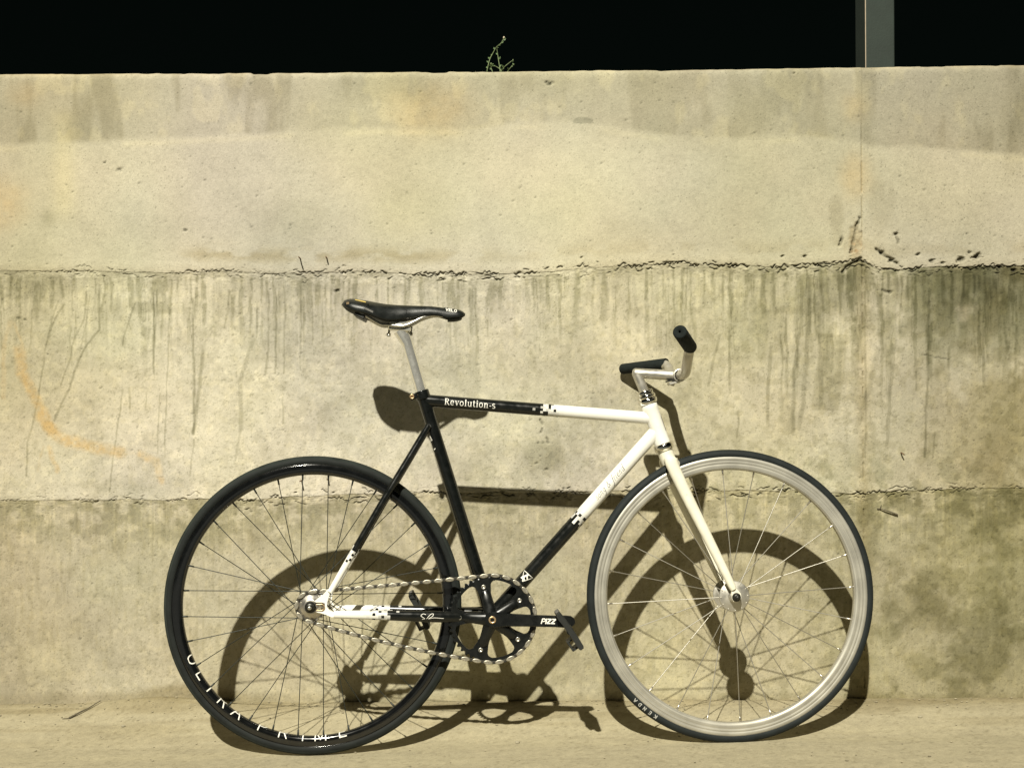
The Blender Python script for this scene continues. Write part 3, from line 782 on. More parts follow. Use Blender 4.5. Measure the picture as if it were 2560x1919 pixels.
# ---------------------------------------------------------------- steel post behind the wall
M['post_paint'] = mat('post_paint', (0.0175, 0.0275, 0.0215), 0.7, 0, 0.16, 18, bump=0.0004, bscale=160)
M['post_edge_glint'] = mat('post_edge_glint', (0.40, 0.33, 0.24), 0.6, 0.0, 0.2, 60)
post = empty('steel_post')
post.location = (1.0404, 0.543, 1.52)
post.rotation_euler = (0, 0, R(8))
mb = MB()
hw = .0435
hd = .0375
r_ = .004
poly = []
for cx, cz, a0 in ((hw - r_, hd - r_, 0), (-hw + r_, hd - r_, 90), (-hw + r_, -hd + r_, 180), (hw - r_, -hd + r_, 270)):
    for k in range(5):
        a = R(a0 + k * 22.5); poly.append((cx + r_ * math.cos(a), cz + r_ * math.sin(a)))
n = len(poly)
vs = [V(p[0], p[1], z) for z in (0, 3.4) for p in poly]
fs = [[i, (i + 1) % n, n + (i + 1) % n, n + i] for i in range(n)] + [list(range(n))[::-1], [n + i for i in range(n)]]
mb.add(vs, fs, None, False)
mb.build('shaft', M['post_paint'], post)
mb = MB()                                       # pale strip painting the sun's glint on the near corner
tube(mb, [V(-hw + .0006, -hd + .0006, .01), V(-hw + .0006, -hd + .0006, 3.39)], .0014, 8)
mb.build('edge_highlight', M['post_edge_glint'], post)
mb = MB(); box(mb, (0, 0, .006), (.16, .16, .012), bev=.001)
mb.build('base_plate', M['post_paint'], post)
tag(post, 'grey green square steel post standing behind the wall at the right', 'post')

# ================================================================= THE BICYCLE
# local axes: x forward (to the right), y towards the wall, z up in the plane of the bicycle; origin under the rear axle
bike = empty('bicycle')
_a = V(0.99946796, 0.03261577, 0); _w = V(-0.00172929, 0.05299187, 0.99859345); _q = _w.cross(_a)
bike.matrix_world = Matrix(((_a.x, _q.x, _w.x, -0.45306), (_a.y, _q.y, _w.y, -0.28844), (_a.z, _q.z, _w.z, -0.01703), (0, 0, 0, 1)))
tag(bike, 'black and white track bicycle leaning against the stained concrete wall', 'bicycle')
def P(u, w, n=0.0): return V(u, -n, w)          # u along, w up, n towards the viewer

SEAT_TOP, BB = (0.2469, 0.8190), (0.4042, 0.3054)
HT_T, HT_B = (0.7699, 0.7820), (0.7999, 0.6928)
HEAD_UP = V(HT_T[0] - HT_B[0], 0, HT_T[1] - HT_B[1]).normalized()
AX_R = (0.0, 0.3368)
AX_F = (0.9524, 0.3467)
FRAME_R = {}

def lerp2(a, b, t): return (a[0] + (b[0] - a[0]) * t, a[1] + (b[1] - a[1]) * t)

# ---- lettering: strokes laid on a surface
def ribbon(mb, strokes, mapf, scale=1.0, shear=0.0, lift0=0.0):
    """strokes: list of (points, width); mapf(x, y, lift) -> position"""
    e = lift0
    for pts, w in strokes:
        pts = sub(pts, 5) if len(pts) < 8 else sub(pts, 2)
        p = [Vector((q[0] * scale + shear * q[1] * scale, q[1] * scale)) for q in pts]
        w = w * scale / 2
        m = len(p); Lf, Rt = [], []
        for i in range(m):
            t = (p[min(i + 1, m - 1)] - p[max(i - 1, 0)])
            t = t.normalized() if t.length > 1e-9 else Vector((1, 0))
            nn = Vector((-t.y, t.x)) * w
            ext = t * (w * .3) * (-1 if i == 0 else 1 if i == m - 1 else 0)
            Lf.append(mapf(*(p[i] + nn + ext), e)); Rt.append(mapf(*(p[i] - nn + ext), e))
        mb.add(Lf + Rt, [[m + i, m + i + 1, i + 1, i] for i in range(m - 1)])
        e += 1.5e-5
    return mb
def arc(cx, cy, rx, ry, a0, a1, n=10): return [(cx + rx * math.cos(R(a0 + (a1 - a0) * i / n)), cy + ry * math.sin(R(a0 + (a1 - a0) * i / n))) for i in range(n + 1)]
def sub(pts, n=3):
    out = []
    for a, b in zip(pts[:-1], pts[1:]):
        for k in range(n): out.append((a[0] + (b[0] - a[0]) * k / n, a[1] + (b[1] - a[1]) * k / n))
    return out + [pts[-1]]
TK, TN, SF = .19, .085, .075
def serif(x, y, w=.34): return ([(x - w / 2, y), (x + w / 2, y)], SF)
SERIF = {   # glyph: (advance, strokes) for a cap height of 1.4 and an x height of 1
 'R': (1.12, [([(.22, 0), (.22, 1.4)], TK), ([(.02, .03), (.44, .03)], SF), ([(.02, 1.37), (.3, 1.37)], SF), (([(.22, 1.36), (.5, 1.36)] + arc(.5, 1.04, .3, .32, 90, -90) + [(.22, .72)]), .12), ([(.48, .72), (.92, .04), (1.06, .03)], .17)]),
 'e': (.86, [([(.08, .54), (.72, .54)], .08), (arc(.42, .5, .32, .47, 5, 320, 16), .15)]),
 'v': (.92, [([(.18, .97), (.46, .04)], .17), ([(.76, .97), (.48, .04)], TN), serif(.17, .96), serif(.76, .96, .28)]),
 'o': (.94, [(arc(.45, .5, .34, .46, 0, 360, 20), .15)]),
 'l': (.5, [([(.24, 0), (.24, 1.46)], TK), serif(.24, .03, .42), serif(.17, 1.43, .2)]),
 'u': (1.02, [([(.22, .97), (.22, .3)] + arc(.48, .3, .26, .26, 180, 300, 6) + [(.74, .2)], .15), ([(.78, .97), (.78, .02)], TK), serif(.14, .94, .2), serif(.7, .94, .2), serif(.88, .03, .2)]),
 't': (.62, [([(.26, 1.3), (.26, .22), (.36, .05), (.54, .09)], .17), ([(.06, .93), (.54, .93)], .08)]),
 'i': (.5, [([(.24, 0), (.24, .97)], TK), serif(.24, .03, .42), serif(.17, .94, .2), ([(.23, 1.22), (.23, 1.42)], .2)]),
 'n': (1.04, [([(.22, 0), (.22, .97)], TK), ([(.24, .72), (.42, .93), (.6, .93), (.74, .8), (.76, 0)], .15), serif(.22, .03, .4), serif(.77, .03, .4), serif(.15, .94, .2)]),
 '-': (.52, [([(.08, .46), (.44, .46)], .13)]),
 's': (.76, [(arc(.36, .72, .25, .23, 40, 270, 9) + arc(.36, .25, .27, .24, 90, -140, 9), .15)]),
}
SANS = {
 'U': (.78, [([(0, 1), (0, .33)] + arc(.36, .33, .36, .33, 180, 360, 10) + [(.72, 1)], .13)]),
 'L': (.62, [([(0, 1), (0, .06)], .13), ([(0, .065), (.56, .065)], .13)]),
 'T': (.7, [([(.35, 0), (.35, 1)], .13), ([(0, .935), (.7, .935)], .13)]),
 'R': (.8, [([(.07, 0), (.07, 1)], .13), ([(.07, .94), (.45, .94)] + arc(.45, .72, .24, .22, 90, -90, 6) + [(.07, .5)], .12), ([(.42, .5), (.72, 0)], .13)]),
 'A': (.84, [([(0, 0), (.38, .97)], .13), ([(.8, 0), (.42, .97)], .13), ([(.16, .42), (.64, .42)], .12)]),
 'P': (.76, [([(.07, 0), (.07, 1)], .13), ([(.07, .94), (.45, .94)] + arc(.45, .7, .25, .24, 90, -90, 6) + [(.07, .46)], .12)]),
 'I': (.2, [([(.08, 0), (.08, 1)], .13)]),
 'M': (1.0, [([(.05, 0), (.05, 1)], .13), ([(.07, .96), (.48, .1)], .12), ([(.89, .96), (.48, .1)], .12), ([(.91, 0), (.91, 1)], .13)]),
 'E': (.68, [([(.06, 0), (.06, 1)], .13), ([(.06, .065), (.62, .065)], .13), ([(.06, .52), (.52, .52)], .12), ([(.06, .935), (.62, .935)], .13)]),
 'K': (.84, [([(.1, 0), (.1, 1)], .25), ([(.16, .5), (.72, .96)], .24), ([(.3, .55), (.76, .04)], .26)]),
 'N': (.86, [([(.1, 0), (.1, 1)], .24), ([(.12, .93), (.68, .07)], .25), ([(.7, 0), (.7, 1)], .24)]),
 'D': (.82, [([(.1, 0), (.1, 1)], .24), ([(.1, .9), (.4, .9)] + arc(.36, .5, .34, .4, 80, -80, 8) + [(.1, .1)], .22)]),
 'V': (.86, [([(.04, .98), (.4, .03)], .2), ([(.78, .98), (.42, .03)], .2)]),
 'O': (.9, [(arc(.42, .5, .34, .42, 0, 360, 16), .2)]),
 'Z': (.78, [([(.04, .9), (.7, .9)], .2), ([(.66, .86), (.08, .14)], .22), ([(.04, .1), (.72, .1)], .2)]),
}
SCRIPT = {   # thin pointed-pen letters
 's': (.55, [(arc(.28, .62, .18, .18, 40, 270, 8) + arc(.25, .26, .2, .2, 90, -150, 8), .07)]),
 'o': (.62, [(arc(.28, .4, .2, .38, 0, 360, 14), .08)]),
 'n': (.72, [([(.08, 0), (.16, .78)], .07), ([(.13, .45), (.3, .74), (.44, .76), (.46, .5), (.42, .06), (.6, .1)], .08)]),
 'g': (.66, [(arc(.28, .45, .2, .33, 0, 360, 14), .07), ([(.5, .78), (.46, 0), (.36, -.48), (.16, -.6), (.02, -.45)], .1)]),
 '&': (.95, [([(.78, .1), (.3, .86), (.3, 1.12), (.46, 1.16), (.5, .95), (.14, .42), (.16, .08), (.42, 0), (.74, .42)], .08)]),
 'f': (.5, [([(.62, 1.25), (.46, 1.3), (.36, 1.05), (.2, -.3), (.08, -.55), (-.1, -.5)], .11), ([(.12, .72), (.5, .72)], .06)]),
 'r': (.5, [([(.08, 0), (.16, .78)], .08), ([(.14, .5), (.28, .74), (.42, .74)], .07)]),
 'i': (.34, [([(.1, .78), (.06, .1), (.2, .08)], .08), ([(.14, 1.05), (.16, 1.12)], .09)]),
 'e': (.56, [([(.08, .4), (.42, .48)], .06), (arc(.26, .4, .2, .36, 20, 320, 12), .08)]),
 'd': (.7, [(arc(.26, .4, .2, .36, 0, 360, 14), .07), ([(.56, 1.35), (.48, .1), (.62, .06)], .1)]),
 ' ': (.4, []),
}
def layout(text, font, gap=.12):
    x = 0; out = []
    for ch in text:
        adv, st = font[ch]
        for pts, w in st: out.append(([(x + q[0], q[1]) for q in pts], w))
        x += adv + gap
    return out, x - gap

def tube_map(p0, p1, rad, n_dir, along0, up_off=0.0, flip=False):
    """letters run along the tube p0->p1 starting at 'along0', centred on the side facing n_dir"""
    p0, p1 = Vector(p0), Vector(p1)
    t = (p1 - p0).normalized(); nd = Vector(n_dir); nd = (nd - t * nd.dot(t)).normalized()
    upv = nd.cross(t); 
    if upv.z < 0: upv = -upv
    def f(x, y, e):
        ang = (y + up_off) / rad
        return p0 + t * (along0 + x) + (nd * math.cos(ang) + upv * math.sin(ang)) * (rad + .00025 + e)
    return f
NEAR = V(0, -1, 0)

# ---- frame
frame = MB()
lathe(frame, [(.0, -.034), (.018, -.034), (.0195, -.0325), (.0195, .0325), (.018, .034), (0, .034)], 32, P(*BB), (0, 1, 0))
frame = frame.build('frame', M['black_paint'], bike)
def frame_part(name, pts, rad, material, seg=28, flat=None, caps=True):
    m = MB(); tube(m, pts, rad, seg, caps, None, flat)
    return m.build(name, material, frame)
st_dir = V(SEAT_TOP[0] - BB[0], 0, SEAT_TOP[1] - BB[1]).normalized()
frame_part('seat_tube', [P(*BB), P(*SEAT_TOP)], .0143, M['black_paint'])
TT0, TT1 = P(.2560, .7971), P(.7730, .7525)
tt_len = (TT1 - TT0).length
M['top_tube_paint'] = paint_two_tone('top_tube_paint', .5203 - .2560, .0060, .055, True, 3.0)
frame_part('top_tube', [TT0.lerp(TT1, k / 8) for k in range(9)], .0141, M['top_tube_paint'])
DT0, DT1 = P(*BB), P(.7860, .7235)
M['down_tube_paint'] = paint_two_tone('down_tube_paint', math.hypot(.588 - BB[0], .5149 - BB[1]), .0070, .060, True, 8.0)
frame_part('down_tube', [DT0.lerp(DT1, k / 8) for k in range(9)], .0158, M['down_tube_paint'])
ht = MB()
lathe(ht, [(0, -.004), (.0172, -.004), (.0186, -.002), (.0186, .008), (.0180, .011), (.0180, .083), (.0186, .086), (.0186, .0955), (.0172, .0975), (0, .0975)], 36, P(*HT_B), HEAD_UP)
ht.build('head_tube', M['white_paint'], frame)
M['chain_stay_paint'] = paint_two_tone('chain_stay_paint', .1255, .0066, .080, False, 5.0)
M['seat_stay_paint'] = paint_two_tone('seat_stay_paint', .1080, .0058, .034, False, 6.0)
for sgn in (1, -1):
    pts = smooth_path([P(.052, .3205, .057 * sgn), P(.12, .3185, .0555 * sgn), P(.22, .3145, .052 * sgn), P(.31, .3105, .043 * sgn), P(BB[0] - .006, BB[1] + .002, .026 * sgn)], 6)
    rr = [(.0082 + .0046 * min(1, i / (len(pts) * .62))) for i in range(len(pts))]
    # UV runs from the dropout, white there
    m = MB(); tube(m, pts, rr, 24, True, None, .8)
    m.build('chain_stay', M['chain_stay_paint'], frame)
    pts = smooth_path([P(.0440, .3700, .0575 * sgn), P(.100, .4650, .0550 * sgn), P(.165, .5760, .040 * sgn), P(.225, .675, .024 * sgn), P(.2635, .7390, .0135 * sgn)], 6)
    rr = [.0068 + .0012 * min(1, i / 8) for i in range(len(pts))]
    m = MB(); tube(m, pts, rr, 22)
    m.build('seat_stay', M['seat_stay_paint'], frame)
    zs = .0001621
    dp = [(590, 690), (650, 640), (710, 600), (750, 560), (775, 525), (812, 545), (800, 600), (772, 700), (764, 760), (800, 810), (885, 850), (890, 900), (830, 908), (740, 870), (680, 850), (620, 838), (700, 812), (738, 782), (738, 716), (700, 706), (620, 706)]
    poly = [(AX_R[0] + (x - 540) * zs, AX_R[1] + (770 - y) * zs) for x, y in dp]
    m = MB(); prism(m, poly, -.0545 * sgn - .0025, -.0545 * sgn + .0025)
    m.build('dropout', M['white_paint'], frame)
m = MB()
lathe(m, [(.0142, -.020), (.0163, -.020), (.0168, -.019), (.0168, -.001), (.0163, 0), (.0136, 0)], 32, P(*SEAT_TOP), st_dir)
ear = P(.2300, .8060)
box(m, ear, (.016, .022, .012), Matrix.Rotation(R(-17), 3, 'Y'), .002)
m.build('seat_collar', M['black_paint'], frame)
m = MB()
lathe(m, [(0, .0), (.0022, 0), (.0026, -.0012), (.0026, .002), (.0036, .0032), (.0050, .0034), (.0054, .0028), (.0054, -.006)], 20, P(.2262, .8056, .015), NEAR)
m.build('collar_bolt', M['brass'], frame)

st_, wd = layout('Revolution-s', SERIF)
sc = .1165 / wd
p_a = TT0; 
m = MB(); ribbon(m, st_, tube_map(TT0, TT1, .0141, NEAR, .3005 - .2560, -.0062), sc)
m.build('lettering', M['print_white'], frame)
st_, wd = layout('song & friend', SCRIPT, .05)
sc = .096 / wd
m = MB(); ribbon(m, st_, tube_map(DT0, DT1, .0158, NEAR, math.hypot(.6439 - BB[0], .5734 - BB[1]) - .004, -.0035), sc, .35)
m.build('lettering', M['print_grey'], frame)
# small triangular badges on down tube and seat tube
tri = [([(.0, .0), (.021, -.013), (.021, .016), (.0, .0)], .0016), ([(.004, .008), (.020, .000)], .004), ([(.004, -.002), (.009, .006)], .004), ([(.010, -.006), (.018, .003)], .003)]
m = MB(); ribbon(m, tri, tube_map(DT0, DT1, .0158, NEAR, math.hypot(.4799 - BB[0], .396 - BB[1]) - .012, .002))
m.build('badge', M['print_white'], frame)
ST0, ST1 = P(*BB), P(*SEAT_TOP)
m = MB(); ribbon(m, [([(0, -.016), (.012, -.0135), (.0, -.0105), (.0, -.016)], .0016), ([(-.022, -.014), (-.020, -.009)], .0022)], tube_map(ST0, ST1, .0143, NEAR, .422, .0))
m.build('badge', M['print_white'], frame)
# signature on the near chain stay
sig = [(smooth_path([(.012, .0082, 0), (.006, .0098, 0), (.001, .0055, 0), (.006, .0018, 0), (.010, -.001, 0), (.004, -.0025, 0)], 4), .0011), (smooth_path([(.014, -.001, 0), (.022, .0085, 0), (.0285, .0105, 0), (.027, .005, 0), (.018, -.001, 0), (.03, .0015, 0), (.052, .0005, 0)], 4), .0011)]
sig = [([(q[0], q[1]) for q in pts], w) for pts, w in sig]
m = MB(); ribbon(m, sig, tube_map(P(.22, .3145, .052), P(.31, .3105, .043), .0116, NEAR, .0235, -.003))
m.build('lettering', M['print_white'], frame)
# head badge seen edge-on at the front of the head tube
m = MB(); ribbon(m, [([(.028, .0), (.062, .0)], .004)], tube_map(P(*HT_B), P(*HT_T), .0181, V(.93, -.36, 0), .0))
m.build('badge', M['black_paint'], frame)

# ---- headset
hs = MB()
lathe(hs, [(.0182, .0), (.0205, .001), (.0222, .0045), (.0226, .0085), (.0216, .0115), (.0202, .0128), (.0206, .0140), (.0218, .0158), (.0218, .0190), (.0204, .0212), (.0186, .0220), (.0190, .0232), (.0194, .0290), (.0176, .0318), (.0125, .0325)], 40, P(*HT_T) + HEAD_UP * .0035, HEAD_UP)
hs = hs.build('headset', M['chrome'], bike)
m = MB()
lathe(m, [(.0180, .004), (.0222, .003), (.0236, -.001), (.0238, -.006), (.0226, -.0105), (.0200, -.013), (.0172, -.0135)], 40, P(*HT_B) - HEAD_UP * .002, HEAD_UP)
m.build('lower_cup', M['chrome'], hs)

# ---- seat post, saddle
PT = P(.2086, .9541)
pd = (P(*SEAT_TOP) - PT).normalized()
sp = MB()
tube(sp, [PT + pd * .012, P(*SEAT_TOP) + pd * .05], .0132, 28)
tube(sp, [PT + V(-.009, 0, .004), PT + pd * .010 + V(-.004, 0, 0), PT + pd * .026, PT + pd * .034], [.0165, .0160, .0140, .0132], 28, True, None, 1.0)
sp = sp.build('seat_post', M['alloy'], bike)
m = MB()
box(m, (.1985, 0, .9615), (.052, .036, .010), Matrix.Rotation(R(4), 3, 'Y'), .003)
box(m, (.1985, 0, .9725), (.044, .050, .008), Matrix.Rotation(R(4), 3, 'Y'), .003)
m.build('saddle_clamp', M['alloy'], sp)
for (u, w) in ((.1735, .9530), (.2240, .9550)):
    m = MB(); lathe(m, [(0, -.009), (.0042, -.009), (.0048, -.008), (.0048, -.002), (.0025, -.002), (.0025, .012), (0, .012)], 14, P(u, w), (0.12, 0, 1))
    m.build('clamp_bolt', M['steel'], sp)

SADDLE_W = 0.80
SAD = [  # u, top, foot of the skirt, half width
 (.0672, 1.0185, 1.0150, .020), (.0700, 1.0250, 1.0115, .037), (.0760, 1.0290, 1.0065, .051), (.0863, 1.0311, 1.0015, .061), (.1000, 1.0302, .9962, .067), (.1225, 1.0270, .9915, .069), (.1400, 1.0238, .9855, .064), (.1560, 1.0212, .9790, .056),
 (.1712, 1.0192, .9757, .047), (.1920, 1.0178, .9762, .037), (.2231, 1.0165, .9830, .0275), (.2500, 1.0158, .9880, .0240), (.2703, 1.0148, .9900, .0222), (.2870, 1.0130, .9890, .0212), (.3097, 1.0097, .9825, .0202), (.3333, 1.0053, .9850, .0180), (.3430, 1.0010, .9880, .0140), (.3485, .9965, .9915, .0070)]
def sad_at(u):
    A = np.array(SAD); q = [float(np.interp(u, A[:, 0], A[:, k])) for k in (1, 2, 3)]
    q[2] *= 1 - (1 - SADDLE_W) * min(1, max(0, (q[2] - .022) / .03)); return q
def sad_y(u, z):
    t, b, hw_ = sad_at(u); s = min(max((z - b) / (t - b), 0), .999)
    return hw_ * math.sqrt(1 - s ** 2.3) * (1 - .10 * (1 - s) ** 3)
NS = 14
vs, fs = [], []
us = [SAD[0][0] + (SAD[-1][0] - SAD[0][0]) * i / 44 for i in range(45)]
ring = 4 * NS
for u in us:
    t, b, hw_ = sad_at(u)
    sec = []
    for k in range(NS * 2 + 1):                     # near foot -> over the top -> far foot
        a = math.pi * k / (NS * 2)
        s = max(math.sin(a), 0) ** .85
        y = sad_y(u, b + (t - b) * s) * (1 if k > NS else -1)
        zz = b + (t - b) * s
        dip = .0022 * math.exp(-(y / .009) ** 2) if u > .1 and u < .3 else 0
        sec.append(V(u, y, zz - dip))
    for k in range(1, NS * 2):                      # back underneath
        f = k / (NS * 2)
        y = sec[-1].y if False else None
        yy = hw_ * .86 * (1 - 2 * f)
        sec.append(V(u, yy, b + min(.014, (t - b) * .55) * math.sin(math.pi * f) ** .6))
    vs += sec
ring = len(sec)
for i in range(len(us) - 1):
    for k in range(ring):
        k2 = (k + 1) % ring
        fs.append([i * ring + k, (i + 1) * ring + k, (i + 1) * ring + k2, i * ring + k2])
fs.append(list(range(ring))); fs.append([(len(us) - 1) * ring + k for k in range(ring)][::-1])
m = MB(); m.add(vs, fs)
saddle = m.build('saddle', M['saddle_skin'], bike)
for sgn in (1, -1):
    pts = smooth_path([P(.1100, .9970, .040 * sgn), P(.1250, .9880, .036 * sgn), P(.154, .9715, .024 * sgn), P(.1713, .9695, .0222 * sgn), P(.1918, .9668, .022 * sgn), P(.2107, .9672, .022 * sgn), P(.231, .9755, .0215 * sgn), P(.25, .9850, .019 * sgn), P(.275, .9915, .013 * sgn), P(.300, .9915, .008 * sgn)], 5)
    m = MB(); tube(m, pts, .0036, 12); m.build('rail', M['steel'], saddle)
m = MB(); box(m, (.110, 0, .9905), (.026, .085, .012), Matrix.Rotation(R(28), 3, 'Y'), .003)
m.build('rear_clip', M['plastic'], saddle)
m = MB(); tube(m, smooth_path([P(.3080, .9835, .0), P(.325, .9842, .0), P(.3400, .9880, .0)], 4), [.007] * 8 + [.005], 12, True, None, 1.6)
m.build('nose_cap', M['plastic'], saddle)
def sad_map(u0, z0, slope=0.0):
    def f(x, y, e):
        u = u0 + x; z = z0 + y + slope * x
        return V(u, -(sad_y(u, z) + .0006 + e), z)
    return f
st_, wd = layout('VELO', SANS, .14)
st_ = [(pts, max(w, .2)) for pts, w in st_]
m = MB(); ribbon(m, st_, sad_map(.3035, 1.0010, -.15), .026 / wd, .12); m.build('lettering', M['print_white'], saddle)
m = MB(); ribbon(m, [(sub([(0, 0), (.024, -.002)], 6), .0028)], sad_map(.0990, 1.0262, -.18)); m.build('stripe', M['print_gold'], saddle)
m = MB(); ribbon(m, [(sub([(0, 0), (.027, -.001)], 6), .0050)], sad_map(.1030, 1.0195, -.20)); m.build('stripe', M['black_paint'], saddle)
m = MB(); ribbon(m, [(sub([(0, 0), (.016, -.003)], 6), .0045)], sad_map(.1240, 1.0035, -.28)); m.build('emblem', M['print_grey'], saddle)
m = MB(); ribbon(m, [(sub([(0, 0), (.005, 0)], 3), .0055)], sad_map(.0805, 1.0170)); m.build('emblem', M['brass'], saddle)

# ---- steering: fork and front wheel turned a little towards the wall
HB = P(*HT_B)
STEER = Matrix.Translation(HB) @ Matrix.Rotation(0.0428, 4, HEAD_UP) @ Matrix.Translation(-HB)
CR = P(*HT_B) - HEAD_UP * .045                       # fork crown
fork = MB()
tube(fork, [P(*HT_B) - HEAD_UP * .014, P(*HT_B) - HEAD_UP * .030, P(*HT_B) - HEAD_UP * .046], [.0176, .0180, .0165], 28)
tube(fork, smooth_path([CR + V(.004, -.036, -.004), CR + V(0, -.02, .004), CR + V(0, .0, .008), CR + V(0, .02, .004), CR + V(.004, .036, -.004)], 5), [.0150] * 21, 22, True, (0, 0, 1), .85)
fork = fork.build('fork', M['cream_paint'], bike, STEER)
for sgn in (1, -1):
    pts = smooth_path([CR + V(-.002, -.0355 * sgn, .008), P(.8165, .640, .0375 * sgn), P(.8480, .570, .0415 * sgn), P(.8850, .493, .0455 * sgn), P(.9200, .420, .0490 * sgn), P(.9405, .377, .0505 * sgn), P(.9465, .3640, .0508 * sgn)], 6)
    k_ = len(pts) - 1
    rr = [.0150 - .0078 * max(0, (i / k_ - .12) / .88) for i in range(k_ + 1)]
    m = MB(); tube(m, pts, rr, 24, True, None, [.80 + .2 * i / k_ for i in range(k_ + 1)])
    m.build('blade', M['cream_paint'], fork)
    c = AX_F
    hk = [(-.0102, .022), (-.0035, .0245), (.0045, .0150), (.0100, .0085), (.0112, .0), (.0095, -.0085), (.0060, -.0105), (.0058, 0), (.0, .0062), (-.0058, 0), (-.0062, -.0105), (-.0100, -.0040), (-.0112, .006)]
    m = MB(); prism(m, [(c[0] + x, c[1] + z) for x, z in hk][::-1], -.0505 * sgn - .0028, -.0505 * sgn + .0028)
    m.build('fork_end', M['cream_paint'], fork)

# ---- wheels
def spoke_mesh(name, a, b, rad, mats):
    a, b = Vector(a), Vector(b)
    m = MB(); tube(m, [a, b], rad, 6)
    d = (b - a).normalized()
    tube(m, [b - d * .013, b - d * .0125, b - d * .004, b + d * .001], [rad, .0019, .0021, .0024], 8, True, None, None, 1)
    return m.data(name, mats)

# rear
rw = empty('rear_wheel', bike, Matrix.Translation(P(*AX_R)))
RT = .3358
m = MB(); cs = [(RT - .0125 + .0125 * math.cos(2 * math.pi * k / 28), .0122 * math.sin(2 * math.pi * k / 28)) for k in range(28)]
lathe(m, cs, 160, closed=True)
m.mi = [1 if math.cos(2 * math.pi * ((i % 28) + .5) / 28) > .45 else 0 for i in range(len(m.f))]
m.build('tyre', [M['rubber'], M['tread']], rw)
RIMR = [(.3160, .0104), (.3150, .0108), (.3025, .0108), (.2985, .0098), (.2952, .0074), (.2934, .0042), (.2928, .0)]
prof = RIMR + [(r, -y) for r, y in RIMR[-2::-1]] + [(.3125, -.0085), (.3110, 0), (.3125, .0085)]
m = MB(); lathe(m, prof, 160, closed=True)
for sg in (1, -1): lathe(m, [(.3166 + .0008 * math.cos(2 * math.pi * k / 8), sg * .0106 + .0008 * math.sin(2 * math.pi * k / 8)) for k in range(8)], 160, closed=True)
m.build('rim', M['rim_black'], rw)
path = [(.3035, .0108)] + RIMR[2:]                   # letters climb the sidewall and roll over the inner edge
path = [Vector(q) for q in path]; plen = [0]
for i in range(1, len(path)): plen.append(plen[-1] + (path[i] - path[i - 1]).length)
full = path + [Vector((q.x, -q.y)) for q in path[-2::-1]]
fl = [0]
for i in range(1, len(full)): fl.append(fl[-1] + (full[i] - full[i - 1]).length)
def rim_map(ang, width, h):
    def f(x, y, e):
        s = min(y, fl[-1])
        r = float(np.interp(s, fl, [q.x for q in full])); yy = float(np.interp(s, fl, [q.y for q in full]))
        a = R(ang) + (x - width / 2) / .300
        k = (r - .0003 - e * .5) if s > plen[2] else r
        out = .00035 + e
        return V(k * math.cos(a), -(yy + (out if yy >= 0 else -out)), k * math.sin(a))
    return f
LH = .0275
for ch, ang in zip('ULTRAPRIME', (203.6, 211.6, 218.6, 226.6, 234.7, 247.4, 256.8, 265.4, 273.1, 282.9)):
    adv, st_ = SANS[ch]
    st_ = [(sub(pts, 4), w * .72) for pts, w in st_]
    xs = [q[0] for pts, w in st_ for q in pts]; wd = max(xs) * LH
    m = MB(); ribbon(m, st_, rim_map(ang, wd, LH), LH)
    m.build('letter', M['print_white'], rw)
m = MB()
lathe(m, [(.0, -.050), (.0048, -.050), (.0048, -.040), (.0085, -.040), (.0085, -.034), (.0150, -.033), (.0310, -.0325), (.0325, -.0315), (.0325, -.0295), (.0310, -.0285), (.0190, -.026), (.0155, -.018), (.0150, .018), (.0190, .026), (.0310, .0285), (.0325, .0295), (.0325, .0315), (.0310, .0325), (.0150, .033), (.0085, .034), (.0048, .040), (.0048, .066), (0, .066)], 48, axis=(0, 1, 0))
m.build('hub', M['alloy'], rw)
m = MB()                                             # toothed cog, near side
NT = 16; vs = []; fs = []
pr = .0127 / (2 * math.sin(math.pi / NT))
for j in range(NT * 6):
    a = 2 * math.pi * j / (NT * 6); ph = (j % 6) / 6
    r = pr + .0032 * math.cos(2 * math.pi * ph)
    for rr_, y in ((.0165, -.0445), (r - .002, -.0445), (r, -.0435), (r, -.0420), (.0165, -.0410)): vs.append(V(rr_ * math.cos(a), y, rr_ * math.sin(a)))
for j in range(NT * 6):
    j2 = (j + 1) % (NT * 6)
    for k in range(5): fs.append([j * 5 + k, j2 * 5 + k, j2 * 5 + (k + 1) % 5, j * 5 + (k + 1) % 5])
m.add(vs, fs, None, False); m.build('cog', M['cog_steel'], rw)
m = MB(); lathe(m, [(.0160, -.0400), (.0290, -.0440), (.0285, -.0452), (.0240, -.0462), (.0225, -.0485), (.0190, -.0490), (.0180, -.0510), (.0120, -.0515), (.0070, -.0500)], 48)
m.build('lockring', M['cog_steel'], rw)
for sgn in (1, -1):
    m = MB()
    lathe(m, [(.0125, -.0575 * sgn), (.0125, -.0592 * sgn), (.0098, -.0595 * sgn), (.0098, -.0655 * sgn), (.0080, -.0668 * sgn), (.0048, -.0668 * sgn), (.0045, -.0735 * sgn), (.0036, -.0745 * sgn), (0, -.0745 * sgn)], 6 if False else 24)
    m.build('axle_nut', M['dark_steel'], rw)
m = MB()                                             # chain tug in the slotted end
tube(m, smooth_path([V(.014, -.0590, .0062), V(.027, -.0590, .0064), V(.0315, -.0590, 0), V(.027, -.0590, -.0064), V(.014, -.0590, -.0062)], 5), .0012, 8)
m.build('chain_tug', M['brass'], rw)
m = MB(); lathe(m, [(0, -.0765), (.0030, -.0765), (.0042, -.0755), (.0044, -.0735)], 16); m.build('axle', M['steel'], rw)
rn = {}
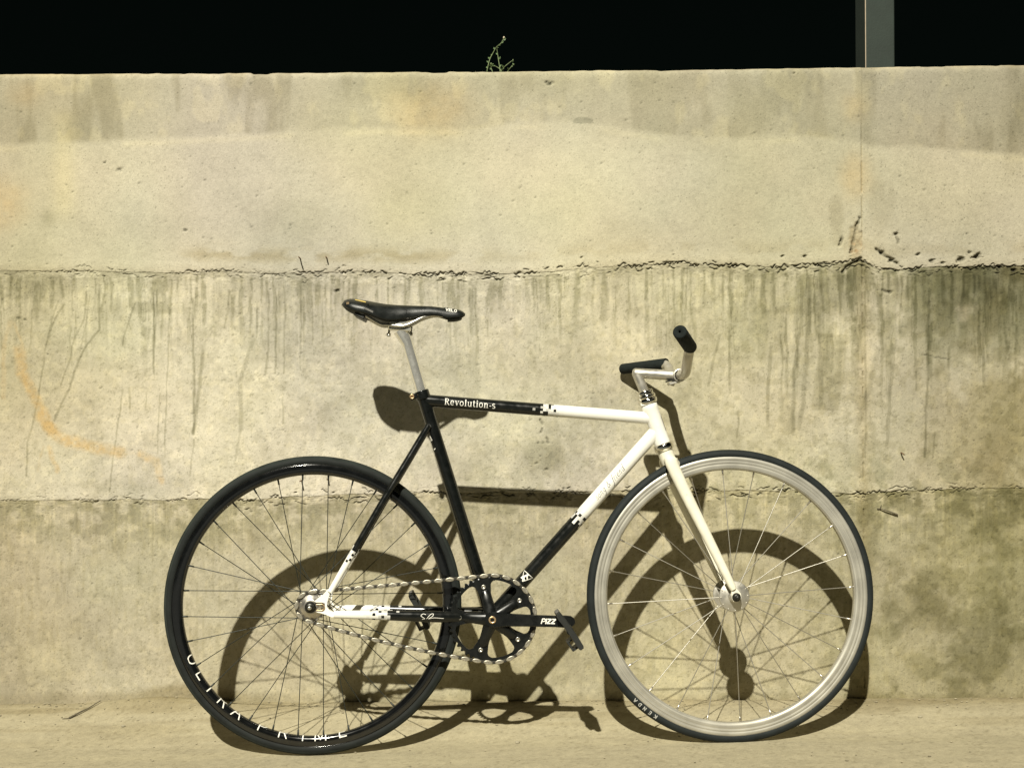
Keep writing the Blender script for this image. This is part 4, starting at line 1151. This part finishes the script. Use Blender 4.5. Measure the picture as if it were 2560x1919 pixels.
for side in (1, -1):
    for lead in (1, -1):
        ha = R(60 * lead); hr = .0292
        rn[side, lead] = spoke_mesh('spoke', (hr * math.cos(ha), -(.0310 + .0022 * lead) * side, hr * math.sin(ha)), (.2945, -.002 * side, 0), .0010, [M['spoke_black'], M['spoke_black']])
for k in range(32):
    side = 1 if k % 2 == 0 else -1; lead = 1 if (k // 2) % 2 == 0 else -1
    o = link('spoke', rn[side, lead], rw, Matrix.Rotation(-R(k * 11.25 + 4.5), 4, 'Y'))
for k, (a, r) in enumerate(((256.5, .3115), (264.8, .3118))):
    pass

# front
fw = empty('front_wheel', bike, STEER @ Matrix.Translation(P(*AX_F)))
FT = .3326
m = MB(); cs = [(FT - .0112 + .0112 * math.cos(2 * math.pi * k / 28), .0112 * math.sin(2 * math.pi * k / 28)) for k in range(28)]
lathe(m, cs, 160, closed=True); m.build('tyre', M['front_rubber'], fw)
RF = [(.3168, .0088), (.3160, .0098), (.3085, .0100), (.3080, .0097), (.3062, .0097), (.3056, .0099), (.3018, .0099), (.3012, .0096), (.2990, .0096), (.2984, .0098), (.2915, .0096), (.2880, .0082), (.2862, .0056), (.2858, 0)]
prof = RF + [(r, -y) for r, y in RF[-2::-1]] + [(.3105, -.0075), (.3095, 0), (.3105, .0075)]
M['rim_silver'] = bpy.data.materials.new('rim_silver')
mm_ = M['rim_silver']; mm_.use_nodes = True
nt = mm_.node_tree; bs = nt.nodes['Principled BSDF']
bs.inputs['Metallic'].default_value = 0.58; bs.inputs['Roughness'].default_value = 0.46
tc = nt.nodes.new('ShaderNodeTexCoord'); sx = nt.nodes.new('ShaderNodeSeparateXYZ'); nt.links.new(tc.outputs['Object'], sx.inputs[0])
cb = nt.nodes.new('ShaderNodeCombineXYZ'); nt.links.new(sx.outputs[0], cb.inputs[0]); nt.links.new(sx.outputs[2], cb.inputs[1])
ln_ = nt.nodes.new('ShaderNodeVectorMath'); ln_.operation = 'LENGTH'; nt.links.new(cb.outputs[0], ln_.inputs[0])
nz = nt.nodes.new('ShaderNodeTexNoise'); nz.noise_dimensions = '1D'; nz.inputs['Scale'].default_value = 420; nz.inputs['Detail'].default_value = 3
nt.links.new(ln_.outputs['Value'], nz.inputs['W'])
nz2 = nt.nodes.new('ShaderNodeTexNoise'); nz2.inputs['Scale'].default_value = 22; nz2.inputs['Detail'].default_value = 5; nt.links.new(tc.outputs['Object'], nz2.inputs['Vector'])
ad = nt.nodes.new('ShaderNodeMath'); ad.operation = 'ADD'; nt.links.new(nz.outputs['Fac'], ad.inputs[0]); nt.links.new(nz2.outputs['Fac'], ad.inputs[1])
rp = nt.nodes.new('ShaderNodeMapRange'); rp.inputs['From Min'].default_value = .7; rp.inputs['From Max'].default_value = 1.3; rp.inputs['To Min'].default_value = .62; rp.inputs['To Max'].default_value = 1.08
nt.links.new(ad.outputs[0], rp.inputs['Value'])
mx = nt.nodes.new('ShaderNodeMix'); mx.data_type = 'RGBA'; mx.blend_type = 'MULTIPLY'; mx.inputs[0].default_value = 1; mx.inputs[6].default_value = (.52, .50, .43, 1)
nt.links.new(rp.outputs[0], mx.inputs[7]); nt.links.new(mx.outputs[2], bs.inputs['Base Color'])
m = MB(); lathe(m, prof, 160, closed=True); m.build('rim', M['rim_silver'], fw)
m = MB()
FH = [(.0, -.0500), (.0045, -.0500), (.0045, -.0440), (.0120, -.0435), (.0130, -.0425), (.0130, -.0345), (.0150, -.0336), (.0335, -.0336), (.0350, -.0326), (.0350, -.0306), (.0335, -.0298), (.0185, -.0290), (.0145, -.0240)]
lathe(m, FH + [(r, -y) for r, y in FH[::-1]], 56)
for sgn in (1, -1):                                  # spoke heads in the flange
    for k in range(12):
        a = R(k * 30 + (3 if sgn > 0 else 18))
        lathe(m, [(0, .0014), (.0012, .0011), (.0017, .0)], 8, (.0312 * math.cos(a), -.0336 * sgn, .0312 * math.sin(a)), (0, -sgn, 0))
m.build('hub', M['alloy_matt'], fw)
for sgn in (1, -1):
    m = MB(); lathe(m, [(.0100, -.0530 * sgn), (.0100, -.0548 * sgn), (.0082, -.0552 * sgn), (.0082, -.0612 * sgn), (.0068, -.0628 * sgn), (.0048, -.0630 * sgn), (.0044, -.0680 * sgn), (.0030, -.0690 * sgn), (0, -.0690 * sgn)], 24)
    m.build('axle_nut', M['dark_steel'], fw)
fn = {s: spoke_mesh('spoke', (.0325, -.0316 * s, 0), (.2870, -.002 * s, 0), .0010, [M['spoke_steel'], M['cog_steel']]) for s in (1, -1)}
for k in range(24):
    side = 1 if k % 2 == 0 else -1
    link('spoke', fn[side], fw, Matrix.Rotation(-R(k * 15 + 3), 4, 'Y'))
for ch, ang in zip('KENDA', (236.0, 233.2, 230.6, 228.1, 225.6)):
    adv, st_ = SANS[ch]
    st_ = [(sub(pts, 3), w * (1.7 if ch == 'E' or ch == 'A' else 1)) for pts, w in st_]
    def kmap(x, y, e, ang=ang):
        r = .3195 + y; a = R(ang) - (x - .0035) / .3235
        zz = math.sqrt(max(0, .0112 ** 2 - (r - (FT - .0112)) ** 2)) + .0003 + e
        return V(r * math.cos(a), -zz, r * math.sin(a))
    m = MB(); ribbon(m, st_, kmap, .0082)
    m.build('letter', M['print_dull'], fw)

# ---- stem and handlebar
sc_ = P(.7419, .8564); cl = P(.8390, .8500)
stem = MB()
tube(stem, [P(*HT_T) + HEAD_UP * .030, sc_ + HEAD_UP * .001], [.0111, .0113], 26)
ex = (cl - sc_).normalized()
tube(stem, [sc_ - ex * .0100, sc_ - ex * .0085, sc_ - ex * .004, sc_ + ex * .02, cl - ex * .016, cl - ex * .006], [.0040, .0085, .0112, .0116, .0120, .0130], 26)
lathe(stem, [(.0125, -.019), (.0145, -.019), (.0153, -.0180), (.0153, .0180), (.0145, .019), (.0125, .019)], 36, cl, (0, 1, 0))
box(stem, cl + V(-.012, 0, -.0165), (.026, .030, .0065), Matrix.Rotation(R(-14), 3, 'Y'), .002)
stem = stem.build('stem', M['alloy_matt'], bike)
m = MB(); box(m, cl + V(-.018, 0, -.0110), (.022, .027, .0035), Matrix.Rotation(R(-14), 3, 'Y')); m.build('clamp_gap', M['dark_steel'], stem)
m = MB(); lathe(m, [(0, .0), (.0030, 0), (.0048, -.001), (.0050, -.005), (.0025, -.0055), (.0025, -.02)], 14, cl + V(-.015, 0, -.0235), (-.2, 0, -1)); m.build('clamp_bolt', M['steel'], stem)
NS_, NE = P(.8471, .9080, .1146), P(.8079, .9324, .2238)
FS_, FE = P(.8245, .8853, -.1119), P(.7307, .8782, -.2055)
nd_, fd_ = (NE - NS_).normalized(), (FE - FS_).normalized()
bar = MB()
pts = smooth_path([FS_ + fd_ * .09, FS_ + fd_ * .045, FS_ + fd_ * .012, P(.8280, .8790, -.1045), P(.8310, .8640, -.0850), P(.8345, .8530, -.0580), P(.8370, .8502, -.0300), P(.8390, .8500, 0), P(.8420, .8502, .0300), P(.8455, .8534, .0550), P(.8452, .8637, .0760), P(.8450, .8830, .0985), P(.8462, .8985, .1090), NS_ + nd_ * .012, NS_ + nd_ * .045, NS_ + nd_ * .09], 7)
tube(bar, pts, [.0114] * len(pts), 24)
bar = bar.build('handlebar', M['alloy_matt'], bike)
for (s_, d_, ln2, rg) in ((NS_, nd_, (NE - NS_).length, .0155), (FS_, fd_, (FE - FS_).length, .0128)):
    m = MB()
    lathe(m, [(.0108, -.004), (rg - .001, -.004), (rg, -.002), (rg, ln2 - .004), (rg - .0012, ln2 - .001), (rg - .003, ln2), (.0030, ln2), (.0026, ln2 - .002), (.0020, ln2 - .012), (0, ln2 - .012)], 36, s_, d_)
    m.build('grip', M['foam'], bar)

# ---- crankset
BC = P(.4046, .3052, .0)
crank = empty('crankset', bike, Matrix.Translation(BC))
NT = 48
pr = .0127 / (2 * math.sin(math.pi / NT))
ARMS = [105.0, 33.0, -39.0, -111.0, 177.0]
YF, YB = -.0470, -.0430
NA = NT * 12
rin, rout, rt = [], [], []
for j in range(NA):
    a = 360 * j / NA
    d = min(abs((a - b + 180) % 360 - 180) for b in ARMS)
    dr = R(d)
    ph = (j % 12) / 12
    rt.append(pr + .0038 * max(-.6, min(.75, math.cos(2 * math.pi * ph))) - .0006)
    hw_ = lambda r: .0115 + .0035 * max(0, (.045 - r) / .03) + .0045 * max(0, (r - .052) / .02)
    # walk outwards along this spoke of the polar grid and look for the window
    lo_, hi_ = None, None
    for q in range(60):
        r = .022 + (.0865 - .022) * q / 59
        dx = r * math.sin(dr); bx_ = r * math.cos(dr) - .0735
        corner = (r > .0745) and (math.hypot(max(0, hw_(r) + .012 - dx), max(0, r - .0745)) > .0122)
        opened = (d < 90) and dx > hw_(r) and math.hypot(dx, bx_) > .0162 and not corner
        if opened:
            if lo_ is None: lo_ = r
            hi_ = r
    if lo_ is None or hi_ - lo_ < .002: lo_ = hi_ = .060
    rin.append(lo_); rout.append(hi_)
vs, fs = [], []
for j in range(NA):
    a = 2 * math.pi * j / NA; c, s = math.cos(a), math.sin(a)
    for r in (.010, rin[j], rout[j], rt[j] - .0022, rt[j]):
        for y in (YF, YB): 
            yy = y + (.0011 if y == YF else -.0011) * (1 if r == rt[j] else 0)
            vs.append(V(r * c, yy, r * s))
for j in range(NA):
    j2 = (j + 1) % NA; b, b2 = j * 10, j2 * 10
    for k in (0, 2, 3):
        fs.append([b + 2 * k, b + 2 * k + 2, b2 + 2 * k + 2, b2 + 2 * k])
        fs.append([b + 2 * k + 1, b2 + 2 * k + 1, b2 + 2 * k + 3, b + 2 * k + 3])
    fs.append([b + 8, b + 9, b2 + 9, b2 + 8])
    if rout[j] - rin[j] > 1e-5 or rout[j2] - rin[j2] > 1e-5:
        fs.append([b + 2, b + 3, b2 + 3, b2 + 2]); fs.append([b + 4, b2 + 4, b2 + 5, b + 5])
m = MB(); m.add(vs, fs, None, False); m.build('chainring', M['anodised'], crank)
m = MB()
for A in ARMS:                                        # raised spider arms
    a = R(A); dv = V(math.cos(a), 0, math.sin(a))
    pts = [dv * .012 + V(0, -.056, 0), dv * .026 + V(0, -.0545, 0), dv * .045 + V(0, -.0510, 0), dv * .058 + V(0, -.0478, 0), dv * .064 + V(0, -.0460, 0)]
    tube(m, pts, [.0140, .0125, .0110, .0105, .0080], 18, True, (0, 1, 0), .55)
lathe(m, [(0, -.0560), (.0170, -.0560), (.0205, -.0520), (.0215, -.0460), (.0160, -.0400), (.0140, -.0330)], 32)
m.build('spider', M['anodised'], crank)
for A in ARMS:
    a = R(A); m = MB()
    lathe(m, [(0, -.0478), (.0022, -.0478), (.0026, -.0488), (.0044, -.0492), (.0053, -.0484), (.0053, -.0440)], 20, (.0735 * math.cos(a), 0, .0735 * math.sin(a)))
    m.build('chainring_bolt', M['steel'], crank)
def arm(ang, ln, y_in, y_out, y_tip, name):
    """tapered crank arm pointing along ang"""
    a = R(ang); dv = V(math.cos(a), 0, math.sin(a)); pv = V(-math.sin(a), 0, math.cos(a))
    secs = []
    for (r, hw_, yi, yo) in ((-.0165, .0045, y_in, y_out), (-.0145, .0115, y_in, y_out), (-.006, .0168, y_in, y_out), (.008, .0175, y_in, y_out), (.035, .0140, y_in, y_out), (.080, .0128, y_in + (y_tip - y_out) * .4, y_out + (y_tip - y_out) * .5), (ln - .030, .0124, y_tip + .012 * (1 if y_in > y_out else -1), y_tip), (ln - .008, .0135, y_tip + .012 * (1 if y_in > y_out else -1), y_tip), (ln + .004, .0125, y_tip + .012 * (1 if y_in > y_out else -1), y_tip), (ln + .0105, .0085, y_tip + .012 * (1 if y_in > y_out else -1), y_tip), (ln + .0135, .0030, y_tip + .011 * (1 if y_in > y_out else -1), y_tip + .001 * (1 if y_in > y_out else -1))):
        b = .0022
        sg = 1 if yi > yo else -1
        secs.append([dv * r + pv * z + V(0, y, 0) for z, y in ((-hw_, yi), (-hw_, yo + sg * b), (-hw_ + b, yo), (hw_ - b, yo), (hw_, yo + sg * b), (hw_, yi))])
    vs = [p for s in secs for p in s]; n = 6; fs = []
    for i in range(len(secs) - 1):
        for k in range(n):
            k2 = (k + 1) % n
            fs.append([i * n + k, (i + 1) * n + k, (i + 1) * n + k2, i * n + k2])
    fs.append(list(range(n))); fs.append([(len(secs) - 1) * n + k for k in range(n)][::-1])
    m = MB(); m.add(vs, fs, None, False)
    o = m.build(name, M['anodised'], crank)
    bm = bmesh.new(); bm.from_mesh(o.data); bmesh.ops.recalc_face_normals(bm, faces=bm.faces); bm.to_mesh(o.data); bm.free()
    return o
CA = -1.9
arm(CA, .1705, -.052, -.0660, -.0730, 'crank_arm')
arm(CA + 180, .1705, .052, .0640, .0720, 'crank_arm')
for sgn in (-1, 1):
    m = MB(); lathe(m, [(0, .0640 * sgn), (.0035, .0640 * sgn), (.0045, .0665 * sgn), (.0068, .0675 * sgn), (.0085, .0668 * sgn), (.0085, .0620 * sgn)], 22)
    m.build('crank_bolt', M['brass'] if sgn < 0 else M['steel'], crank)
st_, wd = layout('PIZZ', SANS, .06)
st_ = [(pts, w * (1.6 if w < .16 else 1.15)) for pts, w in st_]
ca = R(CA)
def arm_map(x, y, e):
    r = .1080 + x; z = -.0052 + y
    return V(r * math.cos(ca) - z * math.sin(ca), -.0700 - e - .0035 * min(1.0, (r - .08) / .0605) - .0004, r * math.sin(ca) + z * math.cos(ca))
m = MB(); ribbon(m, st_, arm_map, .031 / wd, .25); m.build('lettering', M['print_white'], crank)

def pedal(center, inner, outer, tilt):
    """platform pedal: spindle, moulded body, two end plates, front and rear bars, toe-side bracket"""
    pe = empty('pedal', bike, Matrix.Translation(center) @ Matrix.Rotation(-R(tilt), 4, 'Y'))
    s = 1 if outer > inner else -1
    m = MB()
    tube(m, [V(0, -inner + s * .012, 0), V(0, -inner - s * .010, 0), V(0, -(inner + outer) / 2, 0), V(0, -outer + s * .004, 0)], [.0062, .0075, .0085, .0080], 16)
    m.build('spindle', M['dark_steel'], pe)
    m = MB()
    for z in (inner + s * .010, outer):
        poly = [(-.046, -.003), (-.043, -.0065), (-.034, -.0072), (-.014, -.0052), (.014, -.0058), (.036, -.0062), (.043, -.0060), (.0465, -.003), (.0465, .003), (.042, .0062), (.016, .0072), (-.016, .0066), (-.036, .0050), (-.044, .0040), (-.046, .002)]
        prism(m, poly, -z - .0022, -z + .0022, .0006)
    for x in (-.0435, .0435):
        box(m, (x, -(inner + outer) / 2 - s * .005, 0), (.006, abs(outer - inner) - .010, .0095), None, .001)
    for x in (-.024, .024):
        box(m, (x, -(inner + outer) / 2 - s * .005, 0), (.004, abs(outer - inner) - .012, .009), None, .0008)
    m.build('cage', M['plastic'], pe)
    m = MB()
    box(m, (.0405, -(outer + inner) / 2, -.0125), (.0045, .050, .014), None, .001)
    box(m, (.0300, -(outer + inner) / 2, -.0180), (.0230, .050, .0045), None, .001)
    box(m, (.0200, -(outer + inner) / 2, -.0130), (.0035, .044, .012), None, .001)
    m.build('toe_bracket', M['plastic'], pe)
    m = MB()
    for x in (-.047, ):
        box(m, (x, -(inner + outer) / 2, 0), (.0025, .040, .008), None, .0006)
    m.build('reflector', M['print_grey'], pe)
    return pe
tip = BC + V(math.cos(R(CA)) * .1705, 0, math.sin(R(CA)) * .1705)
tip2 = BC - V(math.cos(R(CA)) * .1705, 0, math.sin(R(CA)) * .1705)
pedal(tip + V(-.004, 0, -.010), .076, .158, -56)
pedal(tip2 + V(.002, 0, -.002), -.076, -.158, -64)

# ---- chain: every link a piece of its own
CY = -.0440
A_, B_ = Vector(AX_R), Vector((BC.x, BC.z))
rA, rB = .0325, pr
dAB = B_ - A_; L_ = dAB.length; base = math.atan2(dAB.y, dAB.x)
off = math.asin((rB - rA) / L_)
up_a = base + math.pi / 2 + off; lo_a = base - math.pi / 2 - off
pathc = []
p0 = A_ + Vector((math.cos(up_a), math.sin(up_a))) * rA; p1 = B_ + Vector((math.cos(up_a), math.sin(up_a))) * rB
for i in range(60): 
    t = i / 60; pathc.append(p0.lerp(p1, t) + Vector((0, -.0015 * 4 * t * (1 - t))))
for i in range(80):
    a = up_a + (lo_a - up_a) * i / 80; pathc.append(B_ + Vector((math.cos(a), math.sin(a))) * rB)
q0 = B_ + Vector((math.cos(lo_a), math.sin(lo_a))) * rB; q1 = A_ + Vector((math.cos(lo_a), math.sin(lo_a))) * rA
for i in range(60):
    t = i / 60; pathc.append(q0.lerp(q1, t) + Vector((0, -.0075 * 4 * t * (1 - t))))
for i in range(40):
    a = lo_a - (2 * math.pi - (up_a - lo_a)) * i / 40; pathc.append(A_ + Vector((math.cos(a), math.sin(a))) * rA)
pathc.append(pathc[0])
cum = [0]
for i in range(1, len(pathc)): cum.append(cum[-1] + (pathc[i] - pathc[i - 1]).length)
NL = int(round(cum[-1] / .0127 / 2)) * 2
pins = []
for k in range(NL + 1):
    s = cum[-1] * k / NL
    pins.append(Vector((float(np.interp(s, cum, [q.x for q in pathc])), float(np.interp(s, cum, [q.y for q in pathc])))))
def link_mesh(name, y_plate, half_l, half_h, dome, pin, mats):
    """oval side plates slightly domed outwards, joined by two pins"""
    m = MB(); pl = .01265; n = 16
    for sy in (1, -1):
        rows = []
        for (f, y) in ((1.0, y_plate - .0005), (1.0, y_plate + dome * .3), (.82, y_plate + dome), (.45, y_plate + dome * .75), (.0, y_plate + dome * .7)):
            rows.append([V(half_l * f * math.cos(2 * math.pi * k / n), sy * y, half_h * f * math.sin(2 * math.pi * k / n)) for k in range(n)])
        vs = [p for r in rows for p in r]
        fs = [[i * n + k, i * n + (k + 1) % n, (i + 1) * n + (k + 1) % n, (i + 1) * n + k] for i in range(4) for k in range(n)]
        fs.append(list(range(n)))
        m.add(vs, [f if sy < 0 else f[::-1] for f in fs])
    for sx_ in (1, -1):
        tube(m, [V(sx_ * pl / 2, -y_plate - dome, 0), V(sx_ * pl / 2, y_plate + dome, 0)], pin, 8)
    return m.data(name, mats)
LO = link_mesh('link', .0042, .0104, .0048, .0008, .0017, M['chain_outer'])
LI = link_mesh('link', .0028, .0100, .0038, .0003, .0032, M['chain_inner'])
chain = empty('chain', bike)
for k in range(NL):
    a, b = pins[k], pins[k + 1]; c = (a + b) / 2; ang = math.atan2(b.y - a.y, b.x - a.x)
    link('link', LO if k % 2 == 0 else LI, chain, Matrix.Translation((c.x, CY, c.y)) @ Matrix.Rotation(-ang, 4, 'Y'))

# ================================================================= small things on and by the wall
M['rust'] = mat('rust', (0.16, 0.10, 0.055), 0.8, 0.2, 0.3, 200)
M['twig'] = mat('twig', (0.10, 0.085, 0.055), 0.9, 0, 0.3, 200)
M['stone'] = mat('stone', (0.30, 0.27, 0.19), 0.9, 0, 0.25, 120, bump=0.002, bscale=150)
def wire_stub(x, z, ln, dx, dz, label):
    m = MB(); tube(m, smooth_path([V(x, .012, z), V(x, -.4 * ln, z + .0), V(x + dx, -ln, z + dz)], 4), .0016, 8)
    tag(m.build('wire_stub', M['rust']), label, 'wire')
wire_stub(-.5186, 1.1264, .030, .001, .001, 'left one of two rusty wire ends sticking out above the upper crack behind the saddle')
wire_stub(-.4532, 1.1267, .019, .000, .002, 'right one of two rusty wire ends sticking out above the upper crack behind the saddle')
wire_stub(-.5192, .5809, .027, .000, .000, 'left one of two wire ends above the lower crack, seen through the rear wheel')
wire_stub(-.4541, .5840, .017, .000, .000, 'right one of two wire ends above the lower crack, seen through the rear wheel')
wire_stub(.9563, .6390, .014, .004, -.004, 'single short wire end sticking out of the wall right of the front wheel')
def twig(name, pts_list, label):
    m = MB()
    for pts, r in pts_list:
        sp_ = smooth_path(pts, 5); tube(m, sp_, [r * (1 - .55 * i / (len(sp_) - 1)) for i in range(len(sp_))], 7)
    tag(m.build(name, M['twig']), label, 'twig')
twig('twig', [([V(.9462, -.004, .4871), V(.928, -.006, .4945), V(.910, -.005, .5005), V(.891, .003, .5038)], .0021), ([V(.902, -.005, .5025), V(.9060, -.004, .5120)], .0014), ([V(.899, -.004, .5025), V(.895, .002, .4995)], .0013)], 'dark forked twig caught on the wall beside the front tyre')
gz1, gz2, gz3 = [float(ground_z(x, y)) for x, y in ((-1.06, -.085), (-1.035, -.05), (-1.0, -.018))]
twig('twig', [([V(-1.068, -.085, gz1 + .003), V(-1.050, -.066, (gz1 + gz2) / 2 + .006), V(-1.035, -.045, gz2 + .006), V(-1.012, -.020, gz3 + .006)], .0024), ([V(-1.068, -.085, gz1 + .003), V(-1.085, -.088, gz1 + .002)], .0012)], 'thin dark twig lying at the foot of the wall left of the bicycle')
random.seed(5)
def pebble(x, y, r, label):
    bm = bmesh.new(); bmesh.ops.create_icosphere(bm, subdivisions=2, radius=1)
    sx_, sy_, sz_ = r * random.uniform(.9, 1.3), r * random.uniform(.8, 1.1), r * random.uniform(.5, .75)
    ph = random.uniform(0, 6)
    for v in bm.verts:
        k = 1 + .13 * math.sin(v.co.x * 3.1 + ph) * math.cos(v.co.y * 2.7 + ph) + .08 * math.sin(v.co.z * 5 + ph)
        v.co = Vector((v.co.x * sx_ * k, v.co.y * sy_ * k, v.co.z * sz_ * k))
    me = bpy.data.meshes.new('pebble'); bm.to_mesh(me); bm.free()
    me.polygons.foreach_set('use_smooth', [True] * len(me.polygons)); me.materials.append(M['stone'])
    o = link('pebble', me); o.location = (x, y, float(ground_z(x, y)) + sz_ * .55); o.rotation_euler = (0, 0, ph)
    tag(o, label, 'pebble')
pebble(.0068, -.2255, .0048, 'small dark pebble on the ground below the cranks')
pebble(-.93, -.115, .0042, 'tiny pebble on the ground left of the rear wheel')
pebble(.965, -.118, .0045, 'tiny pebble on the ground right of the front wheel')

# weed on top of the wall
M['weed_stem'] = mat('weed_stem', (0.13, 0.17, 0.075), 0.7, 0, 0.25, 150)
M['weed_leaf'] = mat('weed_leaf', (0.085, 0.14, 0.05), 0.6, 0, 0.3, 150)
M['weed_flower'] = mat('weed_flower', (0.55, 0.48, 0.34), 0.8, 0, 0.2, 200)
weed = empty('weed')
tag(weed, 'thin green weed growing on top of the wall against the dark', 'weed')
WY = .08
WS = {'a': [(-.0577, 1.5860), (-.0577, 1.5989), (-.0538, 1.6176), (-.0503, 1.632), (-.0442, 1.6447), (-.0339, 1.6608), (-.0237, 1.6675), (-.0177, 1.6768), (-.0151, 1.6836)],
      'b': [(-.0240, 1.5860), (-.025, 1.6013), (-.0282, 1.6259), (-.0306, 1.6429), (-.0331, 1.6616)],
      'c': [(-.0215, 1.5860), (-.0224, 1.6012), (-.0266, 1.6081), (-.0368, 1.6141), (-.041, 1.6133), (-.0478, 1.6184)],
      'd': [(-.0420, 1.5860), (-.0445, 1.6005), (-.0478, 1.6116), (-.0419, 1.6141)],
      'e': [(-.0225, 1.5860), (-.0216, 1.6012), (-.0173, 1.6072), (-.0104, 1.6131), (.0075, 1.6274)],
      'f': [(-.0130, 1.5860), (-.0054, 1.6003), (.0006, 1.607), (.0091, 1.6163)]}
rs = random.Random(3)
for key, pts in WS.items():
    p3 = [V(x, WY + .006 * math.sin(i * 1.3 + ord(key)), z) for i, (x, z) in enumerate(pts)]
    p3[0] = V(p3[0].x, WY, 1.580)
    sp_ = smooth_path(p3, 5)
    m = MB(); tube(m, sp_, [.0014 * (1 - .45 * i / (len(sp_) - 1)) for i in range(len(sp_))], 6)
    m.build('stem', M['weed_stem'], weed)
    for i in range(3, len(sp_), 4):
        if sp_[i].z < 1.592: continue
        m = MB(); side = rs.choice((-1, 1)); ln3 = rs.uniform(.005, .010)
        t = (sp_[i] - sp_[i - 1]).normalized()
        d = (t * .6 + V(side * rs.uniform(.5, 1), rs.uniform(-.8, .8), rs.uniform(-.1, .6))).normalized()
        w_ = d.cross(V(0, 1, 0)).normalized() * ln3 * .26; nrm = V(0, -1, 0) * ln3 * .1
        b = sp_[i]
        m.add([b, b + d * ln3 * .5 + w_ + nrm, b + d * ln3, b + d * ln3 * .5 - w_ + nrm, b + d * ln3 * .5 - nrm], [[0, 1, 4], [1, 2, 4], [2, 3, 4], [3, 0, 4], [0, 3, 2, 1]], None, False)
        m.build('leaf', M['weed_leaf'], weed)
for (x, z, r) in ((-.0151, 1.6836, .0024), (.0075, 1.6274, .0017), (-.0478, 1.6184, .0022), (-.0442, 1.6150, .0018), (.0091, 1.6163, .0018)):
    m = MB(); lathe(m, [(0, -.9 * r), (.55 * r, -.6 * r), (r, .2 * r), (.8 * r, 1.2 * r), (.35 * r, 1.7 * r), (0, 1.5 * r)], 9, (x, WY, z), (.25, 0, 1))
    m.build('flower_head', M['weed_flower'] if r > .0023 else M['weed_stem'], weed)
tuft = MB()
for k in range(9):
    a = k * .7; tube(tuft, [V(-.083 + .002 * math.cos(a), .05 + .002 * math.sin(a), 1.578), V(-.083 + .006 * math.cos(a), .05 + .006 * math.sin(a), 1.592 - .001 * (k % 3))], [.0007, .0003], 5)
tag(tuft.build('dry_tuft', M['weed_flower']), 'tiny dry grass tuft on the wall top left of the weed', 'grass tuft')

# loose grit and mortar crumbs: nobody could count them
gr = np.random.RandomState(12)
mb = MB()
ico = [V(0, 0, 1), V(.89, 0, .45), V(.28, .85, .45), V(-.72, .53, .45), V(-.72, -.53, .45), V(.28, -.85, .45), V(0, 0, -.6)]
icf = [[0, 1, 2], [0, 2, 3], [0, 3, 4], [0, 4, 5], [0, 5, 1], [6, 2, 1], [6, 3, 2], [6, 4, 3], [6, 5, 4], [6, 1, 5]]
for k in range(1500):
    x = gr.uniform(-1.4, 1.4)
    y = -.006 - abs(gr.normal(0, .035)) if k < 900 else -gr.uniform(.0, .5)
    r = .0009 + .0032 * gr.rand() ** 4
    a = gr.uniform(0, 6.3); sx_, sy_, sz_ = gr.uniform(.7, 1.4), gr.uniform(.7, 1.3), gr.uniform(.4, .8)
    z = float(ground_z(x, y))
    mb.add([V(x + r * (sx_ * v.x * math.cos(a) - sy_ * v.y * math.sin(a)), y + r * (sx_ * v.x * math.sin(a) + sy_ * v.y * math.cos(a)), z + r * sz_ * (v.z + .35)) for v in ico], icf, None, False)
M['grit'] = mat('grit', (0.30, 0.265, 0.18), 0.95, 0, 0.45, 70)
tag(mb.build('grit', M['grit']), 'loose grit and mortar crumbs scattered along the foot of the wall', 'grit', None, 'stuff')
